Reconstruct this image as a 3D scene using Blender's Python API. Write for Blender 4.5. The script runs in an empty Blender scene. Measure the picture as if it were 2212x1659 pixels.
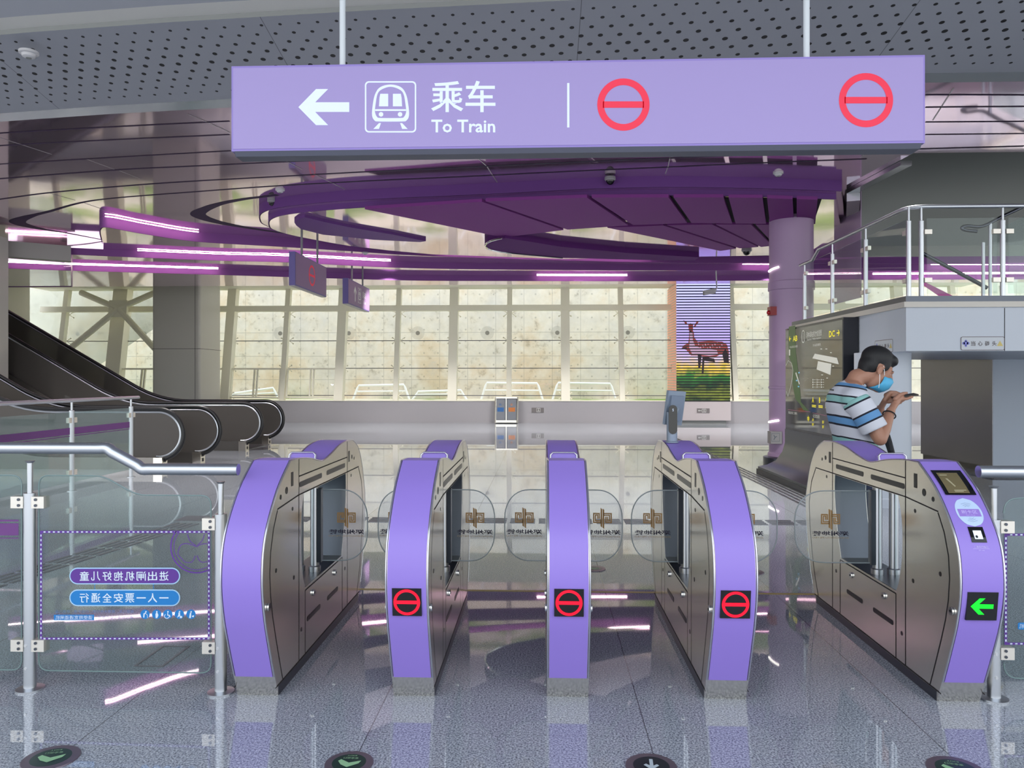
import bpy, bmesh, math, random
from math import sin, cos, radians, pi, sqrt, atan2, hypot
from mathutils import Vector, Matrix
from mathutils.geometry import tessellate_polygon
random.seed(7)
scene = bpy.context.scene
COL = scene.collection

# ------------------------------------------------------------------ camera
F, TH, CX, HY, EYE = 1660.0, radians(2.28), 1106.0, 819.0, 1.5
cam = bpy.data.cameras.new('camera')
cam.sensor_width = 36.0
cam.lens = 36.0 * F / 2212.0
cam.shift_y = -(829.5 - HY) / 2212.0
cam.clip_start, cam.clip_end = 0.05, 300
camo = bpy.data.objects.new('camera', cam)
camo.location = (0, 0, EYE)
camo.rotation_euler = (radians(90), 0, TH)
COL.objects.link(camo)
scene.camera = camo

# ------------------------------------------------------------------ world and exposure
SKY = 2.15
w = bpy.data.worlds.new('sky')
scene.world = w
w.use_nodes = True
nt = w.node_tree
bg = nt.nodes['Background']
tc = nt.nodes.new('ShaderNodeTexCoord')
sep = nt.nodes.new('ShaderNodeSeparateXYZ')
nt.links.new(tc.outputs['Generated'], sep.inputs[0])
rmp = nt.nodes.new('ShaderNodeValToRGB')
rmp.color_ramp.elements[0].position = 0.0
rmp.color_ramp.elements[0].color = (0.93, 0.95, 0.95, 1)
rmp.color_ramp.elements[1].position = 0.9
rmp.color_ramp.elements[1].color = (0.72, 0.84, 1.0, 1)
nt.links.new(sep.outputs['Z'], rmp.inputs[0])
nt.links.new(rmp.outputs[0], bg.inputs['Color'])
bg.inputs['Strength'].default_value = SKY
sun = bpy.data.lights.new('sun', 'SUN'); sun.energy = 0.7; sun.angle = radians(0.6); sun.color = (1.0, 0.93, 0.86)
suno = bpy.data.objects.new('sun', sun); COL.objects.link(suno)
suno.location = (0, 0, 12)
suno.rotation_euler = (radians(24), 0, radians(10))     # high sun from behind the building, on the wall outside the windows
# bodiless spots added to brighten the hall: narrow cut-off, aimed at the floor and the low wall
def downlight(x, y, z, watts, aim=(0, 0, -1), spread=112):
    l = bpy.data.lights.new('hall_fill_spot', 'SPOT'); l.energy = watts; l.spot_size = radians(spread); l.spot_blend = 0.7; l.shadow_soft_size = 0.12; l.color = (1.0, 0.97, 0.94)
    o = bpy.data.objects.new('hall_fill_spot', l); o.location = (x, y, z); COL.objects.link(o)
    o.rotation_euler = Vector(aim).to_track_quat('-Z', 'Y').to_euler()
for k in range(8):
    if k not in (0, 1): downlight(-15 + k * 3.9, 22.4, 4.66, 620, (0, .3, -1), 88)
for (x, y) in ((-12.5, 11), (-9, 11), (-5.5, 10.4), (-2, 10), (1.5, 9.6), (4.2, 9.2), (-6.8, 13.6), (-1.5, 15.4), (-12, 15.2)):
    downlight(x, y, 4.33 if -5 < x < 4.5 and y > 12 else 4.58, 520, (0, .3, -1))
for (x, y) in ((-9, 18.9), (-4, 19.7), (1, 20.0), (6, 20.2), (10, 20.2)):
    downlight(x, y, 4.1 if y > 20.3 else 4.22, 440, (0, .5, -1))
downlight(-12.6, 19.4, 4.22, 480, (.05, .6, -1))  # two further spots added to brighten the grey pillar
downlight(-9.6, 19.2, 4.2, 500, (-.25, .7, -1))
vs = scene.view_settings
vs.view_transform = 'Standard'
vs.look = 'None'
vs.exposure = 0.17
vs.gamma = 1.0
vs.use_curve_mapping = False
scene.display_settings.display_device = 'sRGB'
scene.cycles.max_bounces = 10
scene.cycles.transparent_max_bounces = 24
scene.cycles.sample_clamp_indirect = 6.0
scene.cycles.caustics_reflective = False
scene.cycles.caustics_refractive = False

# ------------------------------------------------------------------ pixel rays (2212 x 1659) to points in the place
def ray(u, v):
    r, up = (u - CX) / F, -(v - HY) / F
    return (cos(TH) * r - sin(TH), sin(TH) * r + cos(TH), up)
def PZ(u, v, z):
    d = ray(u, v); t = (z - EYE) / d[2]
    return Vector((d[0] * t, d[1] * t, z))
def PY(u, v, y):
    d = ray(u, v); t = y / d[1]
    return Vector((d[0] * t, y, EYE + d[2] * t))
def PX(u, v, x):
    d = ray(u, v); t = x / d[0]
    return Vector((x, d[1] * t, EYE + d[2] * t))

# ------------------------------------------------------------------ materials
def lin(c):
    out = []
    for x in c[:3]:
        x = x / 255.0
        out.append(x / 12.92 if x <= 0.04045 else ((x + 0.055) / 1.055) ** 2.4)
    return (*out, 1.0)
MATS = {}
def mat(name, rgb, rough=0.5, metal=0.0, spec=0.5, emit=0.0, ior=None, emit_rgb=None):
    if name in MATS: return MATS[name]
    m = bpy.data.materials.new(name); m.use_nodes = True
    b = m.node_tree.nodes['Principled BSDF']
    b.inputs['Base Color'].default_value = lin(rgb)
    b.inputs['Roughness'].default_value = rough
    b.inputs['Metallic'].default_value = metal
    b.inputs['Specular IOR Level'].default_value = spec
    if ior: b.inputs['IOR'].default_value = ior
    if emit:
        b.inputs['Emission Color'].default_value = lin(emit_rgb or rgb)
        b.inputs['Emission Strength'].default_value = emit
    MATS[name] = m
    return m
def nodes(m): return m.node_tree.nodes, m.node_tree.links, m.node_tree.nodes['Principled BSDF']
def N(m, t, **kw):
    n = m.node_tree.nodes.new(t)
    for k, v in kw.items(): setattr(n, k, v)
    return n
def math_node(m, op, a, b=None, c=None):
    n = N(m, 'ShaderNodeMath', operation=op)
    for i, x in enumerate((a, b, c)):
        if x is None: continue
        if isinstance(x, (int, float)): n.inputs[i].default_value = x
        else: m.node_tree.links.new(x, n.inputs[i])
    return n.outputs[0]
def ramp(m, src, stops, mode='LINEAR'):
    r = N(m, 'ShaderNodeValToRGB'); cr = r.color_ramp; cr.interpolation = mode
    while len(cr.elements) < len(stops): cr.elements.new(0.5)
    for e, (p, c) in zip(cr.elements, stops):
        e.position = p; e.color = lin(c)
    m.node_tree.links.new(src, r.inputs[0])
    return r.outputs[0]
def add_noise_bump(m, scale, strength, dist=0.01, coord='Object', stretch=(1, 1, 1)):
    ns, ln, b = nodes(m)
    t = N(m, 'ShaderNodeTexCoord'); mp = N(m, 'ShaderNodeMapping')
    mp.inputs['Scale'].default_value = stretch
    ln.new(t.outputs[coord], mp.inputs[0])
    n = N(m, 'ShaderNodeTexNoise'); n.inputs['Scale'].default_value = scale; n.inputs['Detail'].default_value = 2
    ln.new(mp.outputs[0], n.inputs['Vector'])
    bp = N(m, 'ShaderNodeBump'); bp.inputs['Strength'].default_value = strength; bp.inputs['Distance'].default_value = dist
    ln.new(n.outputs[0], bp.inputs['Height']); ln.new(bp.outputs[0], b.inputs['Normal'])
def glass(name, tint, ior=1.45, rough=0.0, film=None, haze=0.0):
    if name in MATS: return MATS[name]
    m = bpy.data.materials.new(name); m.use_nodes = True
    nt = m.node_tree; nt.nodes.clear()
    out = nt.nodes.new('ShaderNodeOutputMaterial')
    tr = nt.nodes.new('ShaderNodeBsdfTransparent'); tr.inputs[0].default_value = (*tint, 1)
    gl = nt.nodes.new('ShaderNodeBsdfGlossy'); gl.inputs['Roughness'].default_value = rough
    fr = nt.nodes.new('ShaderNodeFresnel'); gm = nt.nodes.new('ShaderNodeNewGeometry'); mi = nt.nodes.new('ShaderNodeMix')
    mi.inputs[2].default_value = ior; mi.inputs[3].default_value = 1.0 / ior       # thin sheet: both faces reflect alike
    nt.links.new(gm.outputs['Backfacing'], mi.inputs[0]); nt.links.new(mi.outputs[0], fr.inputs[0])
    mx = nt.nodes.new('ShaderNodeMixShader')
    nt.links.new(fr.outputs[0], mx.inputs[0]); nt.links.new(tr.outputs[0], mx.inputs[1]); nt.links.new(gl.outputs[0], mx.inputs[2])
    last = mx.outputs[0]
    if haze:
        df = nt.nodes.new('ShaderNodeBsdfDiffuse'); df.inputs[0].default_value = (*(film or (0.8, 0.85, 0.85)), 1)
        m2 = nt.nodes.new('ShaderNodeMixShader'); m2.inputs[0].default_value = haze
        nt.links.new(last, m2.inputs[1]); nt.links.new(df.outputs[0], m2.inputs[2]); last = m2.outputs[0]
    nt.links.new(last, out.inputs[0])
    MATS[name] = m
    return m

# palette
steel = mat('brushed_steel', (236, 230, 218), 0.2, 0.95)
add_noise_bump(steel, 3.0, 0.05, 0.02)
rail_steel = mat('satin_steel', (190, 193, 198), 0.30, 0.95)
dark_steel = mat('dark_steel', (86, 90, 98), 0.30, 0.9)
chrome = mat('chrome', (215, 215, 215), 0.10, 1.0)
plate_grey = mat('clamp_metal', (222, 216, 206), 0.35, 0.6)
black = mat('black_plastic', (14, 14, 18), 0.30)
black_gloss = mat('black_glass', (9, 10, 14), 0.06)
rubber = mat('black_rubber', (16, 16, 18), 0.38)
seam_dark = mat('panel_gap', (30, 26, 30), 0.7)
gate_purple = mat('gate_purple', (146, 122, 208), 0.42)
gate_edge = mat('gate_edge', (206, 206, 214), 0.25, 0.9)
sign_purple = mat('sign_purple', (168, 152, 208), 0.45)
sign_frame = mat('sign_frame', (150, 132, 204), 0.4)
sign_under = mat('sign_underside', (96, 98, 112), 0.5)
letter_white = mat('letter_white', (226, 236, 255), 0.5, emit=0.12)
red_mark = mat('sign_red', (238, 48, 78), 0.5, emit=0.12)
white_paint = mat('white_paint', (222, 228, 232), 0.45)
led_red = mat('red_led', (255, 8, 40), 0.4, emit=0.85)
led_green = mat('green_led', (10, 240, 40), 0.4, emit=0.9)
ceil_purple = mat('ceiling_purple', (142, 84, 156), 0.6, spec=.25)
rim_purple = mat('rim_purple', (106, 60, 132), 0.6, spec=.3)
fin_purple = mat('baffle_purple', (126, 58, 132), 0.7, spec=.2)
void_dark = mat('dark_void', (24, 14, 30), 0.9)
pink_led = mat('pink_light_strip', (255, 216, 226), 0.5, emit=24.0)
white_led = mat('white_light_strip', (255, 250, 240), 0.5, emit=3.0)
grey_panel = mat('grey_ceiling_panel', (150, 152, 160), 0.55)
grey_dark = mat('grey_wall_panel', (132, 134, 132), 0.45)
cool_panel = mat('cool_grey_panel', (194, 200, 210), 0.4)
warm_panel = mat('warm_grey_panel', (176, 170, 166), 0.4)
column_grey = mat('column_panel', (198, 194, 186), 0.35)
knee_grey = mat('knee_wall_panel', (160, 156, 160), 0.4)
cream = mat('cream_steel', (246, 240, 222), 0.45)
cream_soffit = mat('cream_soffit', (236, 232, 218), 0.6)
col_purple = mat('column_purple', (176, 148, 182), 0.4)
brown_gold = mat('logo_brown', (150, 114, 66), 0.5)
navy = mat('logo_navy', (22, 18, 44), 0.5)
gold_pale = mat('logo_gold_text', (142, 122, 92), 0.5)
yellow_line = mat('yellow_strip', (196, 170, 96), 0.4)
yellow_text = mat('yellow_text', (236, 222, 60), 0.5, emit=0.35)
cctv_white = mat('cctv_white', (205, 203, 205), 0.4)
sticker_purple = mat('sticker_purple', (92, 48, 142), 0.5)
sticker_blue = mat('sticker_blue', (18, 120, 190), 0.5)
sticker_white = mat('sticker_white', (214, 226, 238), 0.5)
grass_green = mat('grass', (196, 190, 160), 0.9)
def build_ground():
    m = grass_green; ns, ln, b = nodes(m)
    t = N(m, 'ShaderNodeTexCoord'); n1 = N(m, 'ShaderNodeTexNoise'); n1.inputs['Scale'].default_value = 0.45; n1.inputs['Detail'].default_value = 4
    ln.new(t.outputs['Object'], n1.inputs['Vector'])
    ln.new(ramp(m, n1.outputs[0], [(0.46, (226, 216, 190)), (0.54, (140, 160, 84)), (0.66, (120, 146, 66))]), b.inputs['Base Color'])
build_ground()
rail_white = mat('white_pipe', (246, 246, 246), 0.5)
red_box = mat('alarm_red', (150, 20, 30), 0.35)

flap_glass = glass('flap_glass', (0.93, 0.94, 0.95), 1.35, haze=0.05)
barrier_glass = glass('barrier_glass', (0.84, 0.90, 0.89), 1.42, haze=0.015)
smoked_glass = glass('smoked_glass', (0.40, 0.38, 0.36), 1.5, haze=0.70, film=(0.115, 0.105, 0.098))
railing_glass = glass('railing_glass', (0.74, 0.83, 0.82), 1.6, haze=0.10, film=(0.70, 0.80, 0.80))  # pale film colour stands in for light reflected off the panes
window_glass = glass('window_glass', (0.97, 0.98, 0.97), 1.25)
clear_glass = glass('clear_glass', (0.88, 0.92, 0.91), 1.35)
screen_glass = glass('perforated_screen', (0.78, 0.80, 0.78), 1.2, haze=0.22, film=(0.95, 0.95, 0.92))

# mirror-finish ceiling metal
mirror = mat('mirror_ceiling', (238, 212, 232), 0.06, 0.88)
add_noise_bump(mirror, 0.9, 0.09, 0.03, stretch=(1.0, 0.6, 1.0))

# polished granite floor with grout lines
granite = mat('polished_granite', (120, 124, 136), 0.06, ior=2.15)
def build_granite():
    m = granite; ns, ln, b = nodes(m)
    t = N(m, 'ShaderNodeTexCoord')
    n1 = N(m, 'ShaderNodeTexNoise'); n1.inputs['Scale'].default_value = 120; n1.inputs['Detail'].default_value = 3; n1.inputs['Roughness'].default_value = 0.75
    ln.new(t.outputs['Object'], n1.inputs['Vector'])
    c1 = ramp(m, n1.outputs[0], [(0.36, (84, 87, 97)), (0.46, (144, 149, 160)), (0.55, (188, 193, 202)), (0.66, (222, 225, 230))])
    n2 = N(m, 'ShaderNodeTexNoise'); n2.inputs['Scale'].default_value = 0.6
    ln.new(t.outputs['Object'], n2.inputs['Vector'])
    sp = N(m, 'ShaderNodeSeparateXYZ'); ln.new(t.outputs['Object'], sp.inputs[0])
    def line(src, pitch, off, wd):
        a = math_node(m, 'ADD', src, off); a = math_node(m, 'DIVIDE', a, pitch)
        a = math_node(m, 'FRACT', a); a = math_node(m, 'SUBTRACT', a, 0.5); a = math_node(m, 'ABSOLUTE', a)
        return math_node(m, 'GREATER_THAN', a, 0.5 - wd / pitch / 2)
    g = math_node(m, 'MAXIMUM', line(sp.outputs['X'], 1.18, 0.738, 0.005), math_node(m, 'MULTIPLY', line(sp.outputs['Y'], 1.18, 0.3, 0.004), 0.4))
    mx = N(m, 'ShaderNodeMix', data_type='RGBA'); ln.new(math_node(m, 'MULTIPLY', g, 0.75), mx.inputs[0])
    ln.new(c1, mx.inputs[6]); mx.inputs[7].default_value = lin((58, 58, 64))
    ln.new(mx.outputs[2], b.inputs['Base Color'])
    rr = math_node(m, 'MULTIPLY_ADD', n2.outputs[0], 0.02, 0.012)
    ln.new(rr, b.inputs['Roughness'])
build_granite()

# weathered concrete of the retaining wall
concrete = mat('weathered_concrete', (200, 190, 168), 0.9)
def build_concrete():
    m = concrete; ns, ln, b = nodes(m)
    t = N(m, 'ShaderNodeTexCoord')
    n1 = N(m, 'ShaderNodeTexNoise'); n1.inputs['Scale'].default_value = 0.35; n1.inputs['Detail'].default_value = 6; n1.inputs['Roughness'].default_value = 0.65
    ln.new(t.outputs['Object'], n1.inputs['Vector'])
    c1 = ramp(m, n1.outputs[0], [(0.32, (214, 208, 202)), (0.5, (232, 222, 208)), (0.62, (226, 206, 180)), (0.72, (206, 198, 188))])
    n2 = N(m, 'ShaderNodeTexNoise'); n2.inputs['Scale'].default_value = 2.6; n2.inputs['Detail'].default_value = 5; n2.inputs['Roughness'].default_value = 0.7
    ln.new(t.outputs['Object'], n2.inputs['Vector'])
    c2 = ramp(m, n2.outputs[0], [(0.28, (176, 168, 154)), (0.42, (240, 238, 232)), (0.7, (255, 255, 255))])
    mx = N(m, 'ShaderNodeMix', data_type='RGBA', blend_type='MULTIPLY'); mx.inputs[0].default_value = 0.7
    ln.new(c1, mx.inputs[6]); ln.new(c2, mx.inputs[7])
    # formwork joints and tie holes
    sp = N(m, 'ShaderNodeSeparateXYZ'); ln.new(t.outputs['Object'], sp.inputs[0])
    def cell(src, pitch, off):
        a = math_node(m, 'DIVIDE', math_node(m, 'ADD', src, off), pitch)
        return math_node(m, 'MULTIPLY', math_node(m, 'SUBTRACT', math_node(m, 'FRACT', a), 0.5), pitch)
    def near(v, wd): return math_node(m, 'LESS_THAN', math_node(m, 'ABSOLUTE', v), wd)
    j = math_node(m, 'MAXIMUM', near(cell(sp.outputs['X'], 1.25, 0.2), 0.012), near(cell(sp.outputs['Z'], 1.05, 0.1), 0.014))
    hx, hz = cell(sp.outputs['X'], 0.62, 0.0), cell(sp.outputs['Z'], 0.52, 0.2)
    rr = math_node(m, 'ADD', math_node(m, 'MULTIPLY', hx, hx), math_node(m, 'MULTIPLY', hz, hz))
    hole = math_node(m, 'LESS_THAN', rr, 0.0016)
    d = math_node(m, 'MAXIMUM', math_node(m, 'MULTIPLY', j, 0.35), math_node(m, 'MULTIPLY', hole, 0.35))
    bx, bz = cell(sp.outputs['X'], 3.1, 0.9), math_node(m, 'ADD', sp.outputs['Z'], -3.55)
    rb = math_node(m, 'ADD', math_node(m, 'MULTIPLY', bx, bx), math_node(m, 'MULTIPLY', bz, bz))
    d = math_node(m, 'MAXIMUM', d, math_node(m, 'MULTIPLY', math_node(m, 'LESS_THAN', rb, 0.09), 0.22))
    d = math_node(m, 'MAXIMUM', d, math_node(m, 'MULTIPLY', math_node(m, 'LESS_THAN', rb, 0.009), 0.9))
    m3 = N(m, 'ShaderNodeMix', data_type='RGBA'); ln.new(d, m3.inputs[0]); ln.new(mx.outputs[2], m3.inputs[6]); m3.inputs[7].default_value = lin((110, 104, 96))
    ln.new(m3.outputs[2], b.inputs['Base Color'])
build_concrete()

# perforated grey ceiling panel: staggered round holes, largest in the middle row (UV in metres)
perf = mat('perforated_panel', (150, 152, 160), 0.55)
def build_perf():
    m = perf; ns, ln, b = nodes(m)
    uv = N(m, 'ShaderNodeUVMap'); sp = N(m, 'ShaderNodeSeparateXYZ'); ln.new(uv.outputs[0], sp.inputs[0])
    P, R = 0.185, 0.135
    rowf = math_node(m, 'DIVIDE', math_node(m, 'SUBTRACT', sp.outputs['Y'], 0.10), R)
    row = math_node(m, 'FLOOR', rowf)
    dy = math_node(m, 'MULTIPLY', math_node(m, 'SUBTRACT', math_node(m, 'FRACT', rowf), 0.5), R)
    sh = math_node(m, 'MULTIPLY', row, 0.5)
    xf = math_node(m, 'ADD', math_node(m, 'DIVIDE', sp.outputs['X'], P), sh)
    dx = math_node(m, 'MULTIPLY', math_node(m, 'SUBTRACT', math_node(m, 'FRACT', xf), 0.5), P)
    r2 = math_node(m, 'SQRT', math_node(m, 'ADD', math_node(m, 'MULTIPLY', dx, dx), math_node(m, 'MULTIPLY', dy, dy)))
    mid = math_node(m, 'ABSOLUTE', math_node(m, 'SUBTRACT', row, 4.0))
    rad = math_node(m, 'MULTIPLY_ADD', mid, -0.0026, 0.0275)
    ok = math_node(m, 'MULTIPLY', math_node(m, 'GREATER_THAN', row, -0.5), math_node(m, 'LESS_THAN', row, 8.5))
    h = math_node(m, 'MULTIPLY', math_node(m, 'LESS_THAN', r2, rad), ok)
    jx = math_node(m, 'ABSOLUTE', math_node(m, 'SUBTRACT', math_node(m, 'FRACT', math_node(m, 'DIVIDE', math_node(m, 'ADD', sp.outputs['X'], 1.15), 3.0)), 0.5))
    jn = math_node(m, 'MULTIPLY', math_node(m, 'LESS_THAN', jx, 0.0012), 0.6)
    mx = N(m, 'ShaderNodeMix', data_type='RGBA'); ln.new(math_node(m, 'MAXIMUM', h, jn), mx.inputs[0])
    mx.inputs[6].default_value = lin((150, 152, 160)); mx.inputs[7].default_value = lin((12, 12, 16))
    ln.new(mx.outputs[2], b.inputs['Base Color'])
build_perf()

# ------------------------------------------------------------------ mesh builder
ORG = {}
TXT = {}
def text_flat(s, bold=0.0):
    k = (s, bold)
    if k in TXT: return TXT[k]
    cu = bpy.data.curves.new('t', 'FONT'); cu.body = s; cu.size = 1.0; cu.offset = bold; cu.resolution_u = 2
    o = bpy.data.objects.new('t', cu); COL.objects.link(o)
    bpy.context.view_layer.update()
    me = bpy.data.meshes.new_from_object(o.evaluated_get(bpy.context.evaluated_depsgraph_get()))
    vs_ = [(v.co.x, v.co.y) for v in me.vertices]; fs = [tuple(p.vertices) for p in me.polygons]
    bpy.data.objects.remove(o); bpy.data.curves.remove(cu); bpy.data.meshes.remove(me)
    x0 = min(v[0] for v in vs_); x1 = max(v[0] for v in vs_); y0 = min(v[1] for v in vs_); y1 = max(v[1] for v in vs_)
    TXT[k] = ([((x - x0) / (x1 - x0) - 0.5, (y - y0) / (y1 - y0) - 0.5) for x, y in vs_], fs, (x1 - x0) / (y1 - y0))
    return TXT[k]

def frame(o, ux, uy):
    o, ux, uy = Vector(o), Vector(ux), Vector(uy)
    return lambda x, y: o + ux * x + uy * y

class MB:
    def __init__(s): s.v = []; s.f = []; s.uv = None
    def add(s, vs, fs):
        n = len(s.v); s.v += [Vector(p) for p in vs]; s.f += [tuple(i + n for i in f) for f in fs]; return s
    def box(s, x0, x1, y0, y1, z0, z1):
        return s.add([(x0, y0, z0), (x1, y0, z0), (x1, y1, z0), (x0, y1, z0), (x0, y0, z1), (x1, y0, z1), (x1, y1, z1), (x0, y1, z1)],
                     [(0, 3, 2, 1), (4, 5, 6, 7), (0, 1, 5, 4), (1, 2, 6, 5), (2, 3, 7, 6), (3, 0, 4, 7)])
    def obox(s, c, ax, ay, az):      # oriented box: centre and three half-axis vectors
        c, ax, ay, az = map(Vector, (c, ax, ay, az)); vs_ = []
        for k in (-1, 1):
            for (i, j) in ((-1, -1), (1, -1), (1, 1), (-1, 1)): vs_.append(c + ax * i + ay * j + az * k)
        return s.add(vs_, [(0, 3, 2, 1), (4, 5, 6, 7), (0, 1, 5, 4), (1, 2, 6, 5), (2, 3, 7, 6), (3, 0, 4, 7)])
    def poly(s, pts): return s.add(pts, [tuple(range(len(pts)))])
    def prism(s, pts, fn0, fn1):     # 2D outline between two mapped planes
        n = len(pts); a = [fn0(*p) for p in pts]; b = [fn1(*p) for p in pts]
        tris = tessellate_polygon([[Vector((p[0], p[1], 0)) for p in pts]])
        fs = [tuple(t) for t in tris] + [tuple(i + n for i in reversed(t)) for t in tris]
        fs += [(i, i + n, (i + 1) % n + n, (i + 1) % n) for i in range(n)]
        return s.add(a + b, fs)
    def prism_z(s, pts, z0, z1): return s.prism(pts, lambda x, y: (x, y, z0), lambda x, y: (x, y, z1))
    def holed(s, outer, hole, fn0, fn1):
        n, k = len(outer), len(hole); al = list(outer) + list(hole); m = n + k
        tris = tessellate_polygon([[Vector((p[0], p[1], 0)) for p in outer], [Vector((p[0], p[1], 0)) for p in hole]])
        fs = [tuple(t) for t in tris] + [tuple(i + m for i in reversed(t)) for t in tris]
        fs += [(i, i + m, (i + 1) % n + m, (i + 1) % n) for i in range(n)]
        fs += [(n + (i + 1) % k, n + (i + 1) % k + m, n + i + m, n + i) for i in range(k)]
        return s.add([fn0(*p) for p in al] + [fn1(*p) for p in al], fs)
    def tube(s, path, r, n=12, caps=True, closed=False):
        P = [Vector(p) for p in path]; m = len(P)
        R = r if isinstance(r, (list, tuple)) else [r] * m
        T = []
        for i in range(m):
            a, b = (P[(i - 1) % m], P[(i + 1) % m]) if closed else (P[max(i - 1, 0)], P[min(i + 1, m - 1)])
            T.append((b - a).normalized())
        t = T[0]; u = t.cross(Vector((0, 0, 1)))
        if u.length < 1e-3: u = t.cross(Vector((0, 1, 0)))
        u.normalize(); vs_ = []; fs = []
        for i in range(m):
            u = (u - T[i] * u.dot(T[i])).normalized(); w_ = T[i].cross(u)
            for k in range(n):
                a = 2 * pi * k / n; vs_.append(P[i] + (u * cos(a) + w_ * sin(a)) * R[i])
        for i in range(m if closed else m - 1):
            j = (i + 1) % m
            for k in range(n):
                fs.append((i * n + k, i * n + (k + 1) % n, j * n + (k + 1) % n, j * n + k))
        if caps and not closed: fs += [tuple(reversed(range(n))), tuple((m - 1) * n + k for k in range(n))]
        return s.add(vs_, fs)
    def cyl(s, a, b, r, n=20, r2=None): return s.tube([a, b], [r, r if r2 is None else r2], n)
    def lathe(s, c, prof, n=24, ax=(0, 0, 1)):
        c = Vector(c); z = Vector(ax).normalized(); x = z.orthogonal().normalized(); y = z.cross(x); m = len(prof); vs_ = []; fs = []
        for (r, h) in prof:
            for k in range(n):
                a = 2 * pi * k / n; vs_.append(c + z * h + (x * cos(a) + y * sin(a)) * max(r, 1e-4))
        for i in range(m - 1):
            for k in range(n): fs.append((i * n + k, i * n + (k + 1) % n, (i + 1) * n + (k + 1) % n, (i + 1) * n + k))
        fs += [tuple(reversed(range(n))), tuple((m - 1) * n + k for k in range(n))]
        return s.add(vs_, fs)
    def ell(s, c, a, b, d, n=18, m=12):   # ellipsoid with three half-axis vectors
        c, a, b, d = map(Vector, (c, a, b, d)); vs_ = []; fs = []
        for i in range(m + 1):
            th = pi * i / m
            for k in range(n):
                p = 2 * pi * k / n; vs_.append(c + a * sin(th) * cos(p) + b * sin(th) * sin(p) + d * cos(th))
        for i in range(m):
            for k in range(n): fs.append((i * n + k, (i + 1) * n + k, (i + 1) * n + (k + 1) % n, i * n + (k + 1) % n))
        s.add(vs_, fs); return s
    def shape(s, loops, fn):         # flat shape, first loop outer, others holes
        al = [p for l in loops for p in l]
        tris = tessellate_polygon([[Vector((p[0], p[1], 0)) for p in l] for l in loops])
        return s.add([fn(*p) for p in al], [tuple(t) for t in tris])
    def stroke(s, pts, wd, fn, closed=False):
        P = [Vector((p[0], p[1])) for p in pts]; m = len(P); L = []; Rr = []
        for i in range(m):
            if closed: a, b = P[(i - 1) % m], P[(i + 1) % m]
            else: a, b = P[max(i - 1, 0)], P[min(i + 1, m - 1)]
            d1 = (P[i] - a); d2 = (b - P[i])
            d1 = d1.normalized() if d1.length > 1e-9 else d2.normalized(); d2 = d2.normalized() if d2.length > 1e-9 else d1
            t = (d1 + d2).normalized() if (d1 + d2).length > 1e-6 else d1
            nn = Vector((-t.y, t.x)); c = max(0.5, nn.dot(Vector((-d2.y, d2.x)))); h = wd / 2 / c
            L.append(P[i] + nn * h); Rr.append(P[i] - nn * h)
        fs = [(i, m + i, m + (i + 1) % m, (i + 1) % m) for i in range(m if closed else m - 1)]
        return s.add([fn(*p) for p in L] + [fn(*p) for p in Rr], fs)
    def text(s, body, fn, cx, cy, h=None, wd=None, mirror=False, bold=0.0):
        vs_, fs, asp = text_flat(body, bold)
        if h is None: h = wd / asp
        if wd is None: wd = h * asp
        k = -1 if mirror else 1
        return s.add([fn(cx + k * x * wd, cy + y * h) for x, y in vs_], fs)
    def build(s, name, m, parent=None, smooth=False, loc=None, angle=35):
        o = None
        org = Vector((0, 0, 0))
        if parent is not None: org = ORG[parent.name]
        elif loc is not None: org = Vector(loc)
        me = bpy.data.meshes.new(name)
        me.from_pydata([tuple(p - org) for p in s.v], [], s.f)
        me.validate(); me.materials.append(m)
        if s.uv is not None:
            ul = me.uv_layers.new(name='UVMap')
            for lp in me.loops: ul.data[lp.index].uv = s.uv[lp.vertex_index]
        if smooth:
            for p in me.polygons: p.use_smooth = True
            me.set_sharp_from_angle(angle=radians(angle))
        o = bpy.data.objects.new(name, me); COL.objects.link(o)
        if parent is not None: o.parent = parent
        else: o.location = org
        ORG[o.name] = org
        return o

def tag(o, label, cat, group=None):
    o['label'] = label; o['category'] = cat
    if group: o['group'] = group
    return o
def thing(name, loc, label, cat, group=None):
    o = bpy.data.objects.new(name, None); o.empty_display_size = 0.1
    o.location = loc; COL.objects.link(o); ORG[o.name] = Vector(loc)
    return tag(o, label, cat, group)
def struct(o, label=None):
    o['kind'] = 'structure'
    if label: o['label'] = label
    return o
def circle(cx, cy, r, n=32, ry=None): return [(cx + r * cos(2 * pi * k / n), cy + (ry or r) * sin(2 * pi * k / n)) for k in range(n)]
def rrect(x0, x1, y0, y1, r, n=6):
    out = []
    for (cx, cy, a) in ((x1 - r, y1 - r, 0), (x0 + r, y1 - r, 90), (x0 + r, y0 + r, 180), (x1 - r, y0 + r, 270)):
        for k in range(n + 1):
            t = radians(a + 90 * k / n); out.append((cx + r * cos(t), cy + r * sin(t)))
    return out
def rounded(pts, r, n=5):
    out = []; m = len(pts)
    for i in range(m):
        p, a, b = Vector(pts[i]), Vector(pts[i - 1]), Vector(pts[(i + 1) % m])
        k = min(r, (a - p).length * .45, (b - p).length * .45)
        q0, q1 = p + (a - p).normalized() * k, p + (b - p).normalized() * k
        for j in range(n + 1):
            t = j / n; out.append(tuple(q0 * (1 - t) ** 2 + p * 2 * t * (1 - t) + q1 * t * t))
    return out
def rect(x0, x1, y0, y1): return [(x0, y0), (x1, y0), (x1, y1), (x0, y1)]
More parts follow.
